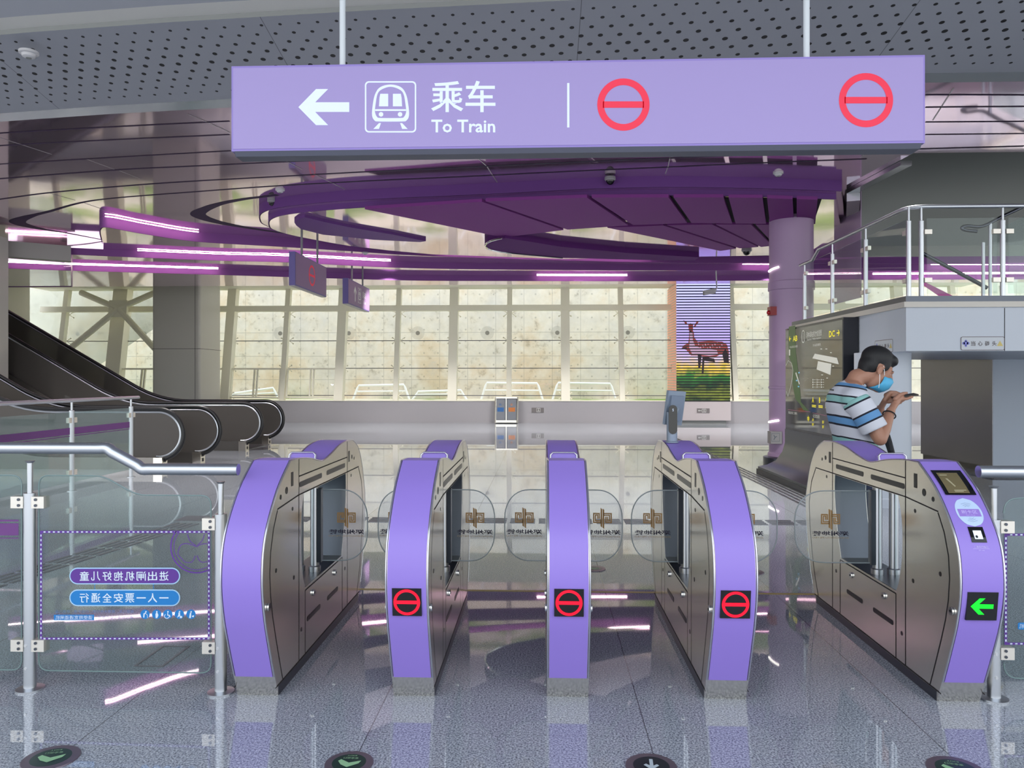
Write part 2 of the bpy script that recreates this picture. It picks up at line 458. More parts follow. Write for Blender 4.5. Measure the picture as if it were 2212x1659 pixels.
def spline(pts, n=6, closed=False):
    P = [Vector(p) for p in pts]; m = len(P); out = []
    for i in range(m if closed else m - 1):
        if closed: p0, p1, p2, p3 = P[(i - 1) % m], P[i], P[(i + 1) % m], P[(i + 2) % m]
        else: p0, p1, p2, p3 = P[max(i - 1, 0)], P[i], P[i + 1], P[min(i + 2, m - 1)]
        for k in range(n):
            t = k / n
            out.append(0.5 * ((2 * p1) + (p2 - p0) * t + (2 * p0 - 5 * p1 + 4 * p2 - p3) * t * t + (3 * p1 - p0 - 3 * p2 + p3) * t ** 3))
    if not closed: out.append(P[-1])
    return [tuple(p) for p in out]
def no_entry(mb, fn, cx, cy, r, wd, bar=None):
    mb.shape([circle(cx, cy, r, 48), circle(cx, cy, r - wd, 48)], fn)
    b = (bar or wd) / 2; x = sqrt(max((r - wd * 0.8) ** 2 - b * b, 0))
    mb.shape([rect(cx - x, cx + x, cy - b, cy + b)], fn)
def arrow_left(cx, cy, wd, h, t):
    l = cx - wd / 2; r = cx + wd / 2; k = h / 2
    return [(l, cy), (l + k * 0.98, cy + k), (l + k * 0.98 + t * 1.25, cy + k), (l + k * 0.55 + t * 0.72, cy + t / 2), (r, cy + t / 2), (r, cy - t / 2),
            (l + k * 0.55 + t * 0.72, cy - t / 2), (l + k * 0.98 + t * 1.25, cy - k), (l + k * 0.98, cy - k)]
def train_icon(mb, fn, cx, cy, s):
    # s = side of the square outline
    def f(x, y): return fn(cx + x * s, cy + y * s)
    mb.shape([rrect(-.5, .5, -.5, .5, .08), rrect(-.47, .47, -.47, .47, .055)], f)
    def body(k, top, bot):
        return spline([(-.36 * k, bot + .12), (-.345 * k, .05), (-.30 * k, .25), (-.2 * k, top - .05), (0, top), (.2 * k, top - .05), (.30 * k, .25), (.345 * k, .05), (.36 * k, bot + .12), (.31 * k, bot + .02), (.22 * k, bot), (-.22 * k, bot), (-.31 * k, bot + .02)], 4, True)
    mb.shape([body(1.0, .435, -.285), body(.84, .39, -.215)], f)
    mb.shape([rect(-.3, .3, -.08, -.045)], f)
    mb.shape([[(-.225, .01), (-.045, .01), (-.045, .255), (-.2, .255), (-.215, .18)]], f)
    mb.shape([[(.045, .01), (.225, .01), (.215, .18), (.2, .255), (.045, .255)]], f)
    for q in (-1, 1):
        mb.shape([circle(.185 * q, -.145, .045, 20)], f)
        mb.shape([[(.185 * q, -.315), (.225 * q, -.315), (.335 * q, -.43), (.225 * q, -.43)]], f)

# ================================================================== the setting
def proj_u(p):
    r = p[0] * cos(TH) + p[1] * sin(TH); d = -p[0] * sin(TH) + p[1] * cos(TH)
    return CX + F * r / d

floor = struct(MB().box(-18, 16, -7, 26.4, -0.2, 0).build('floor', granite))

# yellow strip set in the floor past the gates
struct(MB().box(-1.31, 1.9, 5.42, 5.455, 0.0, 0.002).build('trim_1', yellow_line), 'yellow strip set in the floor beyond the gates')

# grey perforated ceiling band and the stepped edge above it
FRONT = [(-16, 9.75), (-11, 9.38), (-6.53, 9.0), (-5.04, 8.79), (-3.5, 8.63), (-1.5, 8.47), (0.3, 8.36), (2.2, 8.26), (4.0, 8.2), (6, 8.22), (14, 8.22)]
def band(name, a, b, m, label=None, uv=False):
    mb = MB(); n = len(FRONT)
    for (x, y) in FRONT: mb.v.append(Vector((x, y + a[0], 4.6 + a[1])))
    for (x, y) in FRONT: mb.v.append(Vector((x, y + b[0], 4.6 + b[1])))
    mb.f = [(i, i + 1, n + i + 1, n + i) for i in range(n - 1)]
    if uv: L = hypot(b[0] - a[0], b[1] - a[1]); mb.uv = [(x, 0) for x, y in FRONT] + [(x, L) for x, y in FRONT]
    return struct(mb.build(name, m), label)
band('ceiling_edge', (0, 0), (-.10, .06), mat('edge_metal', (188, 190, 188), 0.18, 0.9), 'bright metal edge strip of the grey ceiling band')
band('ceiling', (-.10, .06), (-1.45, .30), perf, 'grey perforated ceiling band', uv=True)
band('ceiling_step', (-1.45, .30), (-1.46, .34), grey_dark)
band('ceiling_band', (-1.46, .34), (-1.66, .355), mat('pale_band', (214, 212, 206), 0.5))
band('ceiling_recess', (-1.66, .355), (-1.9, .47), grey_panel)
band('ceiling_rim', (-1.9, .47), (-2.06, .45), mat('pale_band', (214, 212, 206), 0.5))
band('ceiling_front', (-2.06, .45), (-8.6, 1.0), grey_panel)
struct(MB().box(-18, 15, 0.2, 27.6, 5.75, 6.0).build('sky_block_slab', grey_panel))  # unseen slab added to block the sky over the hall

# mirror-finish ceiling in layers that step down towards the windows
OPEN = [(5.08, 10.75), (4.95, 12.8), (5.75, 14.9), (13.5, 14.9), (13.5, 10.75)]
outer = FRONT + [(14, 21), (-16, 21)]
struct(MB().holed(outer, OPEN, lambda x, y: (x, y, 4.6), lambda x, y: (x, y, 4.7)).build('ceiling_mirror', mirror), 'mirror-finish mauve metal ceiling')
C1 = spline([(-9.4, 16.1), (-8.80, 14.98), (-8.50, 14.50), (-8.34, 14.38), (-8.2, 14.62), (-7.95, 15.1), (-7.3, 15.95), (-5.8, 16.6), (-4.4, 17.25), (-2.9, 17.95), (0, 18.7), (2.6, 19.2), (6, 19.5), (14, 20.0)], 6)
C2 = spline([(-10.48, 16.55), (-9.4, 16.95), (-7.5, 17.58), (-6.0, 17.9), (-3.2, 18.95), (1, 19.45), (5.0, 19.68), (14, 20.15)], 6)
C3 = spline([(-12.6, 17.65), (-11.4, 18.05), (-8.1, 18.95), (-5.5, 19.7), (-3.33, 20.25), (-.7, 20.44), (2.8, 20.62), (6, 20.6), (14, 20.62)], 6)
RIM = spline([(-2.9, 17.6), (-3.5, 16.95), (-4.25, 16.3), (-4.75, 15.6), (-5.1, 15.0), (-5.26, 14.45), (-5.2, 14.0), (-4.92, 13.36), (-4.35, 12.9), (-3.1, 12.49), (-1.28, 12.22), (-.5, 12.1), (0.7, 11.9), (1.85, 11.83), (3.2, 11.95), (4.66, 12.2)], 6)
def inset(path, d):
    out = []
    for i, p in enumerate(path):
        a, b = Vector(path[max(i - 1, 0)]), Vector(path[min(i + 1, len(path) - 1)])
        t = (b - a).normalized(); out.append((p[0] - t.y * d, p[1] + t.x * d))
    return out
def slab(name, path, back, z0, z1, label):
    return struct(MB().prism_z(list(path) + back, z0, z1).build(name, mirror), label)
def fascia(name, path, z0, z1, m, label, off=-0.012):
    p = inset(path, off); n = len(p); q = inset(path, off - 0.012)
    mb = MB().add([(x, y, z0) for x, y in q] + [(x, y, z1) for x, y in q] + [(x, y, z0) for x, y in p], [(i, i + 1, n + i + 1, n + i) for i in range(n - 1)] + [(2 * n + i, 2 * n + i + 1, i + 1, i) for i in range(n - 1)])
    return struct(mb.build(name, m, smooth=True), label)
slab('ceiling_layer', C1, [(14, 21.05), (-12.3, 21.05)], 4.40, 4.61, 'second layer of the mirror ceiling')
slab('ceiling_layer', C2, [(14, 21.1), (-13.6, 21.1)], 4.25, 4.61, 'third layer of the mirror ceiling')
slab('ceiling_layer', C3, [(14, 21.2), (-15.2, 21.2)], 4.11, 4.61, 'lowest layer of the mirror ceiling')
slab('ceiling_petal', RIM, [(5.0, 13.0), (5.75, 14.9), (6.0, 17.9), (0.5, 18.3)], 4.43, 4.61, 'petal-shaped lower ceiling layer')
fascia('cove_fascia', C1, 4.40, 4.6, ceil_purple, 'curved purple step of the ceiling')
fascia('cove_fascia', C2, 4.25, 4.4, ceil_purple, 'second purple step of the ceiling')
fascia('cove_fascia', C3, 4.11, 4.25, ceil_purple, 'third purple step of the ceiling')
fascia('petal_rim', RIM, 4.43, 4.6, rim_purple, 'purple rim of the petal-shaped ceiling')
RIM2 = inset(RIM, 0.16)[6:]
slab('ceiling_petal', RIM2, [(4.9, 13.0), (5.7, 14.9), (6.0, 17.8), (0.5, 18.2), (-2.5, 17.4)], 4.34, 4.44, 'inner petal layer of the ceiling')
fascia('petal_rim', RIM2, 4.34, 4.43, rim_purple, 'inner purple rim of the petal-shaped ceiling')
struct(MB().add([(x, y, 4.433) for x, y in inset(RIM, 0.0)] + [(x, y, 4.433) for x, y in inset(RIM, 0.03)], [(i, i + 1, len(RIM) + i + 1, len(RIM) + i) for i in range(len(RIM) - 1)]).build('petal_edge', chrome))
# crescent recesses of the petal
def pxpoly(pts, z): return [tuple(PZ(u, v, z)[:2]) for u, v in pts]
struct(MB().prism_z(pxpoly([(636, 481), (645, 474), (658, 469), (698, 479), (755, 491), (850, 507), (920, 521), (907, 523), (807, 518), (698, 507), (650, 495), (640, 487)], 4.29), 4.29, 4.36).build('petal_recess', rim_purple), 'dark purple crescent in the petal ceiling')
struct(MB().prism_z(pxpoly([(1047, 531), (1053, 524), (1070, 518), (1091, 514), (1150, 523), (1211, 533), (1350, 546), (1510, 556), (1500, 563), (1420, 562), (1330, 560), (1215, 557), (1106, 547), (1062, 540)], 4.22), 4.22, 4.34).build('petal_recess', mat('petal_underside', (96, 46, 112), 0.75, spec=.1)), 'dark purple second petal of the ceiling')
struct(MB().tube([PZ(u, v, 4.215) for u, v in spline([(1085, 514), (1062, 520), (1050, 527), (1049, 533), (1062, 540), (1106, 547), (1215, 557)], 4)], 0.02, 8).build('petal_edge', chrome, smooth=True))

# grooves and panel joints of the mirror ceiling
def groove(name, pts, wd, z=4.597, m=None, dense=5):
    P = spline([tuple(PZ(u, v, z)[:2]) for u, v in pts], dense)
    if isinstance(wd, (list, tuple)):
        mb = MB(); k = len(P)
        W = [wd[min(int(i * len(wd) / k), len(wd) - 1)] for i in range(k)]
        W = [sum(W[max(0, i - 3):i + 4]) / len(W[max(0, i - 3):i + 4]) for i in range(k)]
        A, B = [], []
        for i in range(k):
            a, b = Vector(P[max(i - 1, 0)]), Vector(P[min(i + 1, k - 1)]); t = (b - a).normalized(); n = Vector((-t.y, t.x)) * W[i] / 2
            A.append((P[i][0] + n.x, P[i][1] + n.y, z)); B.append((P[i][0] - n.x, P[i][1] - n.y, z))
        mb.add(A + B, [(i, i + 1, k + i + 1, k + i) for i in range(k - 1)])
    else:
        mb = MB().stroke(P, wd, lambda x, y: (x, y, z))
    return struct(mb.build(name, m or seam_purple))
seam_purple = mat('groove_purple', (52, 28, 66), 0.7)
for pts in ([(-150, 300), (0, 288), (250, 274), (496, 262)], [(-150, 329), (0, 315), (250, 302), (496, 291)], [(-160, 369), (0, 355), (250, 340), (499, 326)],
            [(1999, 205), (2100, 205), (2300, 206)], [(1999, 232), (2100, 231), (2300, 230)], [(1999, 264), (2300, 262)], [(1999, 291), (2300, 288)]):
    groove('ceiling_groove', pts, 0.035)
groove('ceiling_groove', [(-160, 402), (0, 386.5), (249, 367.5), (400, 360), (597, 350.7), (800, 343), (997, 336), (1300, 326)], 0.045)
groove('ceiling_groove', [(-160, 452), (0, 430.7), (103, 417), (249, 403.6), (400, 392.7), (597, 382), (800, 371), (999, 362), (1200, 352.5), (1445, 342), (1650, 334), (1897, 324.7), (2212, 316)], 0.05)
groove('ceiling_groove', [(225, 519), (152, 505), (90, 495), (50, 486), (38, 478), (62, 468), (108, 456.5), (173, 438.5), (249, 428), (423, 414.4), (597, 402), (800, 391), (999, 382), (1200, 372), (1437, 361.5), (1650, 352), (1872, 343.5)], [.05, .12, .3, .28, .12, .07, .05, .05, .05, .05, .05, .05, .05, .05])
groove('ceiling_groove', [(720, 518), (636, 507), (552, 495), (481, 482.5), (440, 471), (428, 461), (450, 449), (481, 439), (529, 430), (570, 425), (600, 421)], [.06, .1, .2, .3, .3, .22, .16, .12, .1, .1])
seam_pale = mat('joint_pale', (196, 186, 190), 0.4)
for pts in ([(405, 246), (450, 265), (496, 286)], [(0, 298), (60, 317), (112, 334)], [(187, 344), (247, 366)], [(258, 369), (305, 387)], [(105, 417), (163, 433)], [(180, 438), (262, 466)],
            [(595, 336), (652, 366)], [(678, 376), (745, 409)], [(1025, 336), (1050, 358)], [(1052, 360), (1074, 394)], [(1447, 341), (1443, 360), (1437, 376)], [(1876, 325), (1858, 341)], [(2060, 190), (2015, 260)]):
    groove('ceiling_joint', pts, 0.014, m=seam_pale, dense=2)
# beam along the stair opening and the escalator opening
d0, d1, d2 = PZ(1985, 330, 4.6), PZ(1823, 408, 4.6), PZ(1742, 530, 4.6)
beam_m = mat('opening_trim', (158, 160, 164), 0.25, 0.85)
def beam(name, a, b, wd, z0, z1, m, label):
    a, b = Vector((a[0], a[1])), Vector((b[0], b[1])); t = (b - a).normalized(); n = Vector((-t.y, t.x)) * wd
    return struct(MB().prism_z([tuple(a), tuple(b), tuple(b + n), tuple(a + n)], z0, z1).build(name, m), label)
beam('beam', (5.07, 11.1), (4.96, 12.75), -0.16, 4.53, 4.598, beam_m, 'bright metal edge beam of the stair opening')
beam('beam', (4.96, 12.75), (5.9, 15.2), -0.2, 4.40, 4.598, beam_m, 'metal edge beam of the stair opening, inner length')
beam('beam', (-16, 12.3), (-10.3, 16.4), 0.3, 4.08, 4.41, warm_panel, 'grey edge beam of the escalator opening')
struct(MB().box(-18, 14.6, 21.0, 27.45, 4.72, 4.8).build('ceiling_soffit', cream_soffit), 'cream soffit along the windows')

# ------------------------------------------------------------------ light coves
def cove_light(path, u0, u1, z, label, m=pink_led, grp='light strips of the ceiling coves'):
    p = [(x, y, z) for x, y in inset(path, -0.2) if u0 <= proj_u((x, y)) <= u1]
    o = MB().tube(p, 0.008, 6).build('cove_light', m, smooth=True)
    return tag(o, label, 'light strip', grp)
cove_light(C1[17:], 225, 440, 4.575, 'pink light strip on the left tip of the curved ceiling step')
cove_light(C1, 912, 1420, 4.575, 'pink light strip in the middle of the curved ceiling step, behind the petal')
cove_light(C2, 268, 890, 4.38, 'long pink light strip above the left escalators on the second ceiling step')
cove_light(C2, 1525, 1800, 4.38, 'pink light strip on the second ceiling step beside the purple column')
cove_light(C3, -60, 478, 4.235, 'pink light strip on the lowest ceiling step, ending over the grey pillar')
cove_light(C3, 1116, 1400, 4.235, 'pink light strip on the lowest ceiling step left of the video column')
cove_light(C2, 1880, 2600, 4.38, 'pink light strip on the second ceiling step, seen through the landing glass')
cove_light(C3, 1800, 2600, 4.235, 'pink light strip on the lowest ceiling step, seen through the landing glass')

# ------------------------------------------------------------------ purple ceiling baffles
ROW1 = [((788, 452), (1041, 436), (1217, 497), (1087, 513)), ((1049, 435), (1268, 427), (1357, 487), (1226, 496)), ((1278, 427), (1444, 426.5), (1484, 482), (1368, 486.5)),
        ((1455, 426.5), (1562, 426.5), (1582, 483), (1494, 482)), ((1574, 427), (1647, 427.5), (1655, 483.5), (1589, 483)), ((1657, 428), (1712, 430), (1715, 484), (1663, 484)), ((1721, 430), (1766, 431.5), (1761, 484), (1721, 484))]
ROW2 = [((1312, 492), (1432, 487), (1590, 537), (1556, 542)), ((1441, 486.5), (1538, 485), (1638, 533.5), (1598, 536.5)), ((1546, 485), (1622, 485), (1668, 531), (1644, 533.5)),
        ((1632, 485), (1680, 485.5), (1703, 530.5), (1675, 531)), ((1690, 485.5), (1725, 486), (1734, 530.5), (1709, 530.5)), ((1734, 486), (1758, 486), (1742, 530.5), (1738, 530.5))]
ordn = ['leftmost', 'second from the left', 'third from the left', 'fourth from the left', 'fifth from the left', 'second from the stair opening', 'next to the stair opening']
ordn2 = ['leftmost', 'second from the left', 'third from the left', 'fourth from the left', 'second from the stair opening', 'next to the stair opening']
for rw, z, nm, names, grp in ((ROW1, 4.27, 'front', ordn, 'purple baffles in the front row'), (ROW2, 4.29, 'rear', ordn2, 'purple baffles in the rear row')):
    for q, lb in zip(rw, names):
        o = MB().prism_z([tuple(PZ(u, v, z)[:2]) for u, v in q], z, z + 0.05).build('ceiling_baffle', fin_purple)
        tag(o, 'dark purple flat ceiling baffle in the %s row, %s' % (nm, lb), 'ceiling panel', grp)
struct(MB().prism_z(pxpoly([(1275, 425), (1775, 430), (1740, 533), (1680, 534), (1400, 487)], 4.333), 4.333, 4.338).build('void_shade_sheet', void_dark), 'dark sheet for the shade above the purple baffles')  # sheet coloured dark as the shade seen through the gaps

# ------------------------------------------------------------------ window front
YB, YT, ZB, ZT = 26.42, 27.15, 0.75, 4.74
def lean(x, z, dy=0.0): return Vector((x, YB + (YT - YB) * (z - ZB) / (ZT - ZB) + dy, z))
UX = [735 + 121.6 * k for k in range(-8, 13)]
XS = [PY(u, 850, 26.6)[0] for u in UX]
struct(MB().box(-18, 15, 26.3, 26.7, 0, 0.745).build('wall_back', knee_grey), 'low grey wall under the windows')
struct(MB().box(-18, 15, 26.28, 26.72, 0.745, 0.765).build('window_sill', cream), 'pale sill of the window front')
for i, x in enumerate(XS):
    major = (i % 2 == 0)
    hw, dp = (0.15, 0.16) if major else (0.085, 0.1)
    if abs(UX[i] - 248.6) < 1: hw, dp = 0.26, 0.2
    c0, c1 = lean(x, ZB), lean(x, ZT)
    mb = MB().obox((c0 + c1) / 2, (hw, 0, 0), (0, dp, 0), (c1 - c0) / 2)
    struct(mb.build('mullion', cream), 'cream steel upright of the window front')
t0, t1 = lean(0, 3.90, -.05), lean(0, 4.1, -.05)
struct(MB().obox((-1.5, (t0 + t1)[1] / 2, 4.0), (16.5, 0, 0), (0, .12, 0), (0, .02, .1)).build('transom', cream), 'cream steel cross beam of the window front')
dark_line = mat('joint_dark', (96, 92, 100), 0.6)
for i in range(len(XS) - 1):
    x0, x1 = XS[i] + .05, XS[i + 1] - .05
    a, b = lean(x0, ZB + .02, .2), lean(x0, ZT, .2)
    n = Vector((0, .012, 0)); wx = Vector((x1 - x0, 0, 0))
    mb = MB().add([a, a + wx, b + wx, b, a + n, a + wx + n, b + wx + n, b + n], [(0, 1, 2, 3), (7, 6, 5, 4), (0, 4, 5, 1), (1, 5, 6, 2), (2, 6, 7, 3), (3, 7, 4, 0)])
    wi = struct(mb.build('window_%d' % (i + 1), window_glass, loc=a))
    jm = MB()
    for z in (0.93, 1.88, 2.86):
        c = lean((x0 + x1) / 2, z, .17); jm.obox(c, ((x1 - x0) / 2, 0, 0), (0, .012, 0), (0, 0, .013))
    jm.build('glazing_joint', dark_line, wi)
    cm = MB()
    for z in (0.93, 1.88, 2.86, 3.82):
        for (xx, s) in ((x0 + .03, 1), (x1 - .03, -1)):
            c = lean(xx, z, .1)
            for dz in (-.10, .10):
                e = c + Vector((s * .13, .05, dz)); cm.tube([c, e], 0.012, 6); cm.ell(e, (.028, 0, 0), (0, .02, 0), (0, 0, .028), 8, 6)
    cm.build('glass_clip', cream, wi)
# opening casements low in the bays behind the escalators
for i in range(len(XS) - 1):
    if 350 < UX[i] < 700 or 240 < UX[i] < 330:
        x0, x1 = XS[i] + .14, XS[i + 1] - .12; mb = MB()
        zs0, zs1 = .86, 1.86; xm = (x0 + x1) / 2
        for xx in (x0, xm - .05, xm + .06, x1):
            a, b = lean(xx, zs0, .0), lean(xx, zs1, .0); mb.obox((a + b) / 2, (.025, 0, 0), (0, .04, 0), (b - a) / 2)
        for z in (zs0, zs1): mb.obox(lean(xm, z, 0), ((x1 - x0) / 2, 0, 0), (0, .04, 0), (0, 0, .028))
        struct(mb.build('window_casement', cream), 'pale opening casement frame low in the window front')
# braces of the window front on the left
nd = PY(256, 667, 26.35)
bm_ = MB()
for (u, v, y) in ((175, 632, 26.6), (335, 632, 26.6), (128, 772, 26.15), (352, 772, 26.15)):
    bm_.tube([nd, PY(u, v, y)], 0.105, 10)
bm_.obox(nd, (.32, 0, 0), (0, .06, 0), (0, .03, .3))
tag(bm_.build('brace', cream, smooth=True), 'cream steel tube cross brace in front of the left windows', 'brace')
struct(MB().prism([(-90, 600), (336, 600), (336, 708), (255, 762), (-90, 990)], lambda u, v: PY(u, v, 28.6), lambda u, v: PY(u, v, 28.65)).build('outside_screen', screen_glass), 'perforated metal screen outside the left windows')
# outside: grass strip, retaining wall
struct(MB().box(-32, 26, 26.9, 34.0, 0.3, 0.63).build('ground', grass_green), 'grass strip outside the windows')
struct(MB().box(-34, 28, 34.0, 34.6, -1, 9.5).build('outside_wall', concrete), 'weathered concrete retaining wall outside')
BAR = [((505, 850), (590, 838), 'far left'), ((775, 833), (872, 831), 'second from the left'), ((903, 846), (996, 843), 'third from the left, lowest'), ((1052, 827), (1160, 828), 'fourth from the left'), ((1206, 827), (1318, 829), 'far right')]
for (a, b, lb) in BAR:
    p, q = PY(a[0], a[1], 33.2), PY(b[0], b[1], 33.2)
    t = thing('pipe_barrier', ((p.x + q.x) / 2, 33.2, .63), 'white pipe barrier outside the windows, %s' % lb, 'barrier', 'white pipe barriers outside')
    MB().tube([(p.x - .25, 33.2, .6), (p.x - .06, 33.2, p.z - .12), p, q, (q.x + .06, 33.2, q.z - .12), (q.x + .25, 33.2, .6)], .05, 8).build('frame', rail_white, t, smooth=True)
    MB().tube([(p.x - .1, 33.2, (p.z + .6) / 2 + .05), (q.x + .1, 33.2, (q.z + .6) / 2 + .05)], .035, 8).build('cross_bar', rail_white, t, smooth=True)

# ------------------------------------------------------------------ side walls and pillars
for xw, ya, nm in ((-18.1, 0.4, 'left'), (14.7, 0.4, 'right')):     # unseen end walls, glazed to bring added daylight into the hall
    ye = 12.9 if nm == 'left' else 26.3
    wi = struct(MB().box(xw, xw + .02, ya, ye, 0, 5.75).build('window_' + nm, window_glass))
    for k in range(7):
        yy = ya + (ye - .15 - ya) * k / 6; MB().box(xw - .06, xw + .08, yy, yy + .14, 0, 5.75).build('mullion', cream, wi)
    for z in (.0, 2.7, 5.6): MB().box(xw - .05, xw + .07, ya, ye, z, z + .12).build('transom', cream, wi)
struct(MB().box(-18.3, -18.0, 12.9, 26.3, 0, 5.75).build('unseen_wall_left', mat('end_wall_panel', (226, 220, 212), .5)))  # unseen wall added so the ceiling stops mirroring the bright outside
# square grey pillar by the escalators
px0, px1 = PY(328, 700, 24.0)[0], PY(432, 700, 24.0)[0]
pw = px1 - px0
pil = struct(MB().prism_z(rrect(px0, px1, 24.0, 24.0 + pw * 1.02, 0.09), 0, 4.62).build('pillar_left', column_grey, smooth=True), 'square grey clad pillar behind the escalators')
sm = MB()
for z in (1.5 + (819 - 752) * 24 / 1660,):
    sm.box(px0 - .002, px1 + .002, 23.997, 24.0 + pw * 1.02 + .003, z - .006, z + .006)
sm.box(px1 - .16, px1 - .15, 23.995, 24.01, 0.3, 4.6)
struct(sm.build('pillar_joint', seam_dark))
struct(MB().box(px0 + .25, px1 - .1, 24.2, 25.4, 4.6, 4.74).build('pillar_neck', black))
pe = PY(18, 700, 15.4)[0]
struct(MB().box(pe - 1.1, pe, 14.5, 15.4, 0, 4.4).build('pillar_edge', column_grey), 'grey pillar at the left edge between the escalators')

# purple round column with its joints
pc = PZ(1704, 1000, 0)
pcx, pcy = PY(1663, 800, 13.7)[0] + 0.37, 13.7
pr = 0.37
prof = [(pr + .07, 0), (pr + .07, .10), (pr + .03, .12), (pr + .02, .2), (pr, .22), (pr, 1.33), (pr + .012, 1.335), (pr + .012, 1.37), (pr, 1.375), (pr, 3.05), (pr + .02, 3.06), (pr + .02, 3.2), (pr, 3.21), (pr, 4.36)]
cp = struct(MB().lathe((pcx, pcy, 0), prof, 40).build('column_right', col_purple, smooth=True), 'round purple column')
struct(MB().lathe((pcx, pcy, 0), [(pr + .10, 0), (pr + .10, .13), (pr + .04, .15)], 40).build('column_base', dark_steel, smooth=True))
def on_col(u, v): return PY(u, v, pcy - 0.12)
for v, lb in ((583, 'upper'), (911, 'lower')):
    z = PY(1668, v, pcy - .1).z
    pts = [(pcx + (pr + .012) * cos(radians(a)), pcy + (pr + .012) * sin(radians(a)), z + (a - 190) * .0010) for a in range(178, 226, 6)]
    tag(MB().tube(pts, .018, 8).build('column_light', white_led, smooth=True), 'small white light on the purple column, %s of the two' % lb, 'light', 'white lights on the purple column')
c = PY(1668, 672, pcy - .2)
t = thing('alarm_beacon', (pcx - pr - .02, pcy - .1, c.z), 'red fire alarm on the left side of the purple column', 'alarm')
MB().box(pcx - pr - .05, pcx - pr + .08, pcy - .2, pcy - .02, c.z - .07, c.z + .08).build('housing', red_box, t)
MB().ell((pcx - pr - .05, pcy - .12, c.z - .02), (.04, 0, 0), (0, .05, 0), (0, 0, .04)).build('lens', mat('red_lens', (190, 20, 30), .2), t, smooth=True)
c = PY(1668, 944, pcy - .2)
eb_m = mat('exit_box_metal', (150, 146, 146), .4, .5)
t = thing('exit_box', (pcx - pr - .03, pcy - .22, c.z), 'steel emergency exit box low on the purple column', 'sign box')
MB().box(pcx - pr - .07, pcx - pr + .12, pcy - .3, pcy - .1, c.z - .11, c.z + .1).build('housing', eb_m, t)
fnb = frame((pcx - pr - .02, pcy - .301, c.z), (1, 0, 0), (0, 0, 1))
mb = MB(); mb.shape([rect(-.04, .1, -.07, .07), rect(-.034, .094, -.064, .064)], fnb); mb.stroke([(0, .04), (.02, .0), (.0, -.04)], .014, fnb); mb.stroke([(.02, .0), (.05, .02)], .014, fnb)
mb.build('exit_mark', dark_steel, t)

# ------------------------------------------------------------------ landing (mezzanine) with its fascia, pillars and room
LX, LY, LZ0, LZ1 = 4.0, 8.63, 1.81, 2.33
land = struct(MB().box(LX, 13, LY, 12.5, LZ0, LZ1).build('landing_slab', cool_panel), 'grey clad landing slab')
struct(MB().box(LX - .035, 13, LY - .035, 12.52, LZ1 - .04, LZ1 + .02).build('landing_ledge', mat('ledge_pale', (206, 200, 190), .4)))
struct(MB().box(LX - .005, 13, LY - .005, 12.5, LZ1 + .02, LZ1 + .085).build('landing_kerb', dark_steel))
sm = MB()
for u in (2170,):
    x = PY(u, 700, LY)[0]; sm.box(x - .003, x + .003, LY - .003, LY, LZ0, LZ1 - .05)
for y in (10.0, 11.2): sm.box(LX - .003, LX, y - .003, y + .003, LZ0, LZ1 - .05)
struct(sm.build('landing_joint', seam_dark))
cxr = PY(1906, 850, 9.4)[0]
struct(MB().lathe((cxr, 9.4, 0), [(.33, 0), (.33, .1), (.312, .11), (.312, 1.815)], 40).build('pillar_round', cool_panel, smooth=True), 'round grey pillar under the landing')
rb = PZ(2145, 1010, .1)
struct(MB().box(rb.x, 13, rb.y, rb.y + 2.3, .1, 1.87).build('room_wall', mat('room_panel', (184, 194, 208), .3)), 'grey clad room under the landing')
struct(MB().box(rb.x - .012, rb.x, rb.y, rb.y + 2.3, .1, 1.87).build('room_side', mat('room_side_panel', (112, 112, 118), .25, .5)), 'dark glossy side of the room under the landing')
struct(MB().box(rb.x + .03, 13, rb.y + .03, rb.y + 2.3, 0, .1).build('room_plinth', black))
struct(MB().box(rb.x - .4, 13, 12.4, rb.y + 2.4, 1.87, LZ1).build('landing_deck', cool_panel))
wx = PY(1861, 480, 13.4)[0]
struct(MB().box(wx, 14.5, 13.4, 14.6, 3.78, 5.7).build('stair_wall', grey_dark), 'dark grey wall above the stairs')
struct(MB().box(wx - .015, wx, 13.4, 14.6, 2.9, 4.9).build('stair_wall_side', col_purple), 'end face of the dark grey wall, mauve for purple light on it')  # purple light on this face is put into its colour

# ================================================================== ticket gates
GW = 0.195
FRP = [(-.789, 0), (-.90, .266), (-.963, .442), (-.987, .612), (-.946, .79), (-.79, .972)]
HIP = (-.605, 1.092)
TOP = [(-.605, 1.092), (-.465, 1.089), (-.266, 1.068), (-.141, 1.045), (-.032, 1.033), (.128, 1.054), (.30, 1.087), (.493, 1.102), (.649, 1.094)]
RRP = [(.649, 1.094), (.789, 1.037), (.887, .931), (.952, .799), (.996, .65), (.97, .446), (.89, .18), (.789, 0)]
fr_ = spline(FRP + [HIP], 5)
PROFILE = fr_[:-1] + spline(TOP, 5)[:-1] + spline(RRP, 5)
def front_y(z):
    for (a, b) in zip(fr_[:-1], fr_[1:]):
        if a[1] <= z <= b[1]: return a[0] + (b[0] - a[0]) * (z - a[1]) / max(b[1] - a[1], 1e-6)
    return fr_[-1][0]
def rear_y(z):
    rr = spline(RRP, 5)
    for (a, b) in zip(rr[:-1], rr[1:]):
        if b[1] <= z <= a[1]: return a[0] + (b[0] - a[0]) * (z - a[1]) / min(b[1] - a[1], -1e-6)
    return rr[-1][0]
HOLE = spline([(-.40, .90), (-.435, .80), (-.447, .70), (-.44, .58), (-.41, .46), (-.375, .40)], 4) + [(.36, .40)] + spline([(.38, .45), (.425, .58), (.455, .70), (.468, .80), (.462, .90)], 4)

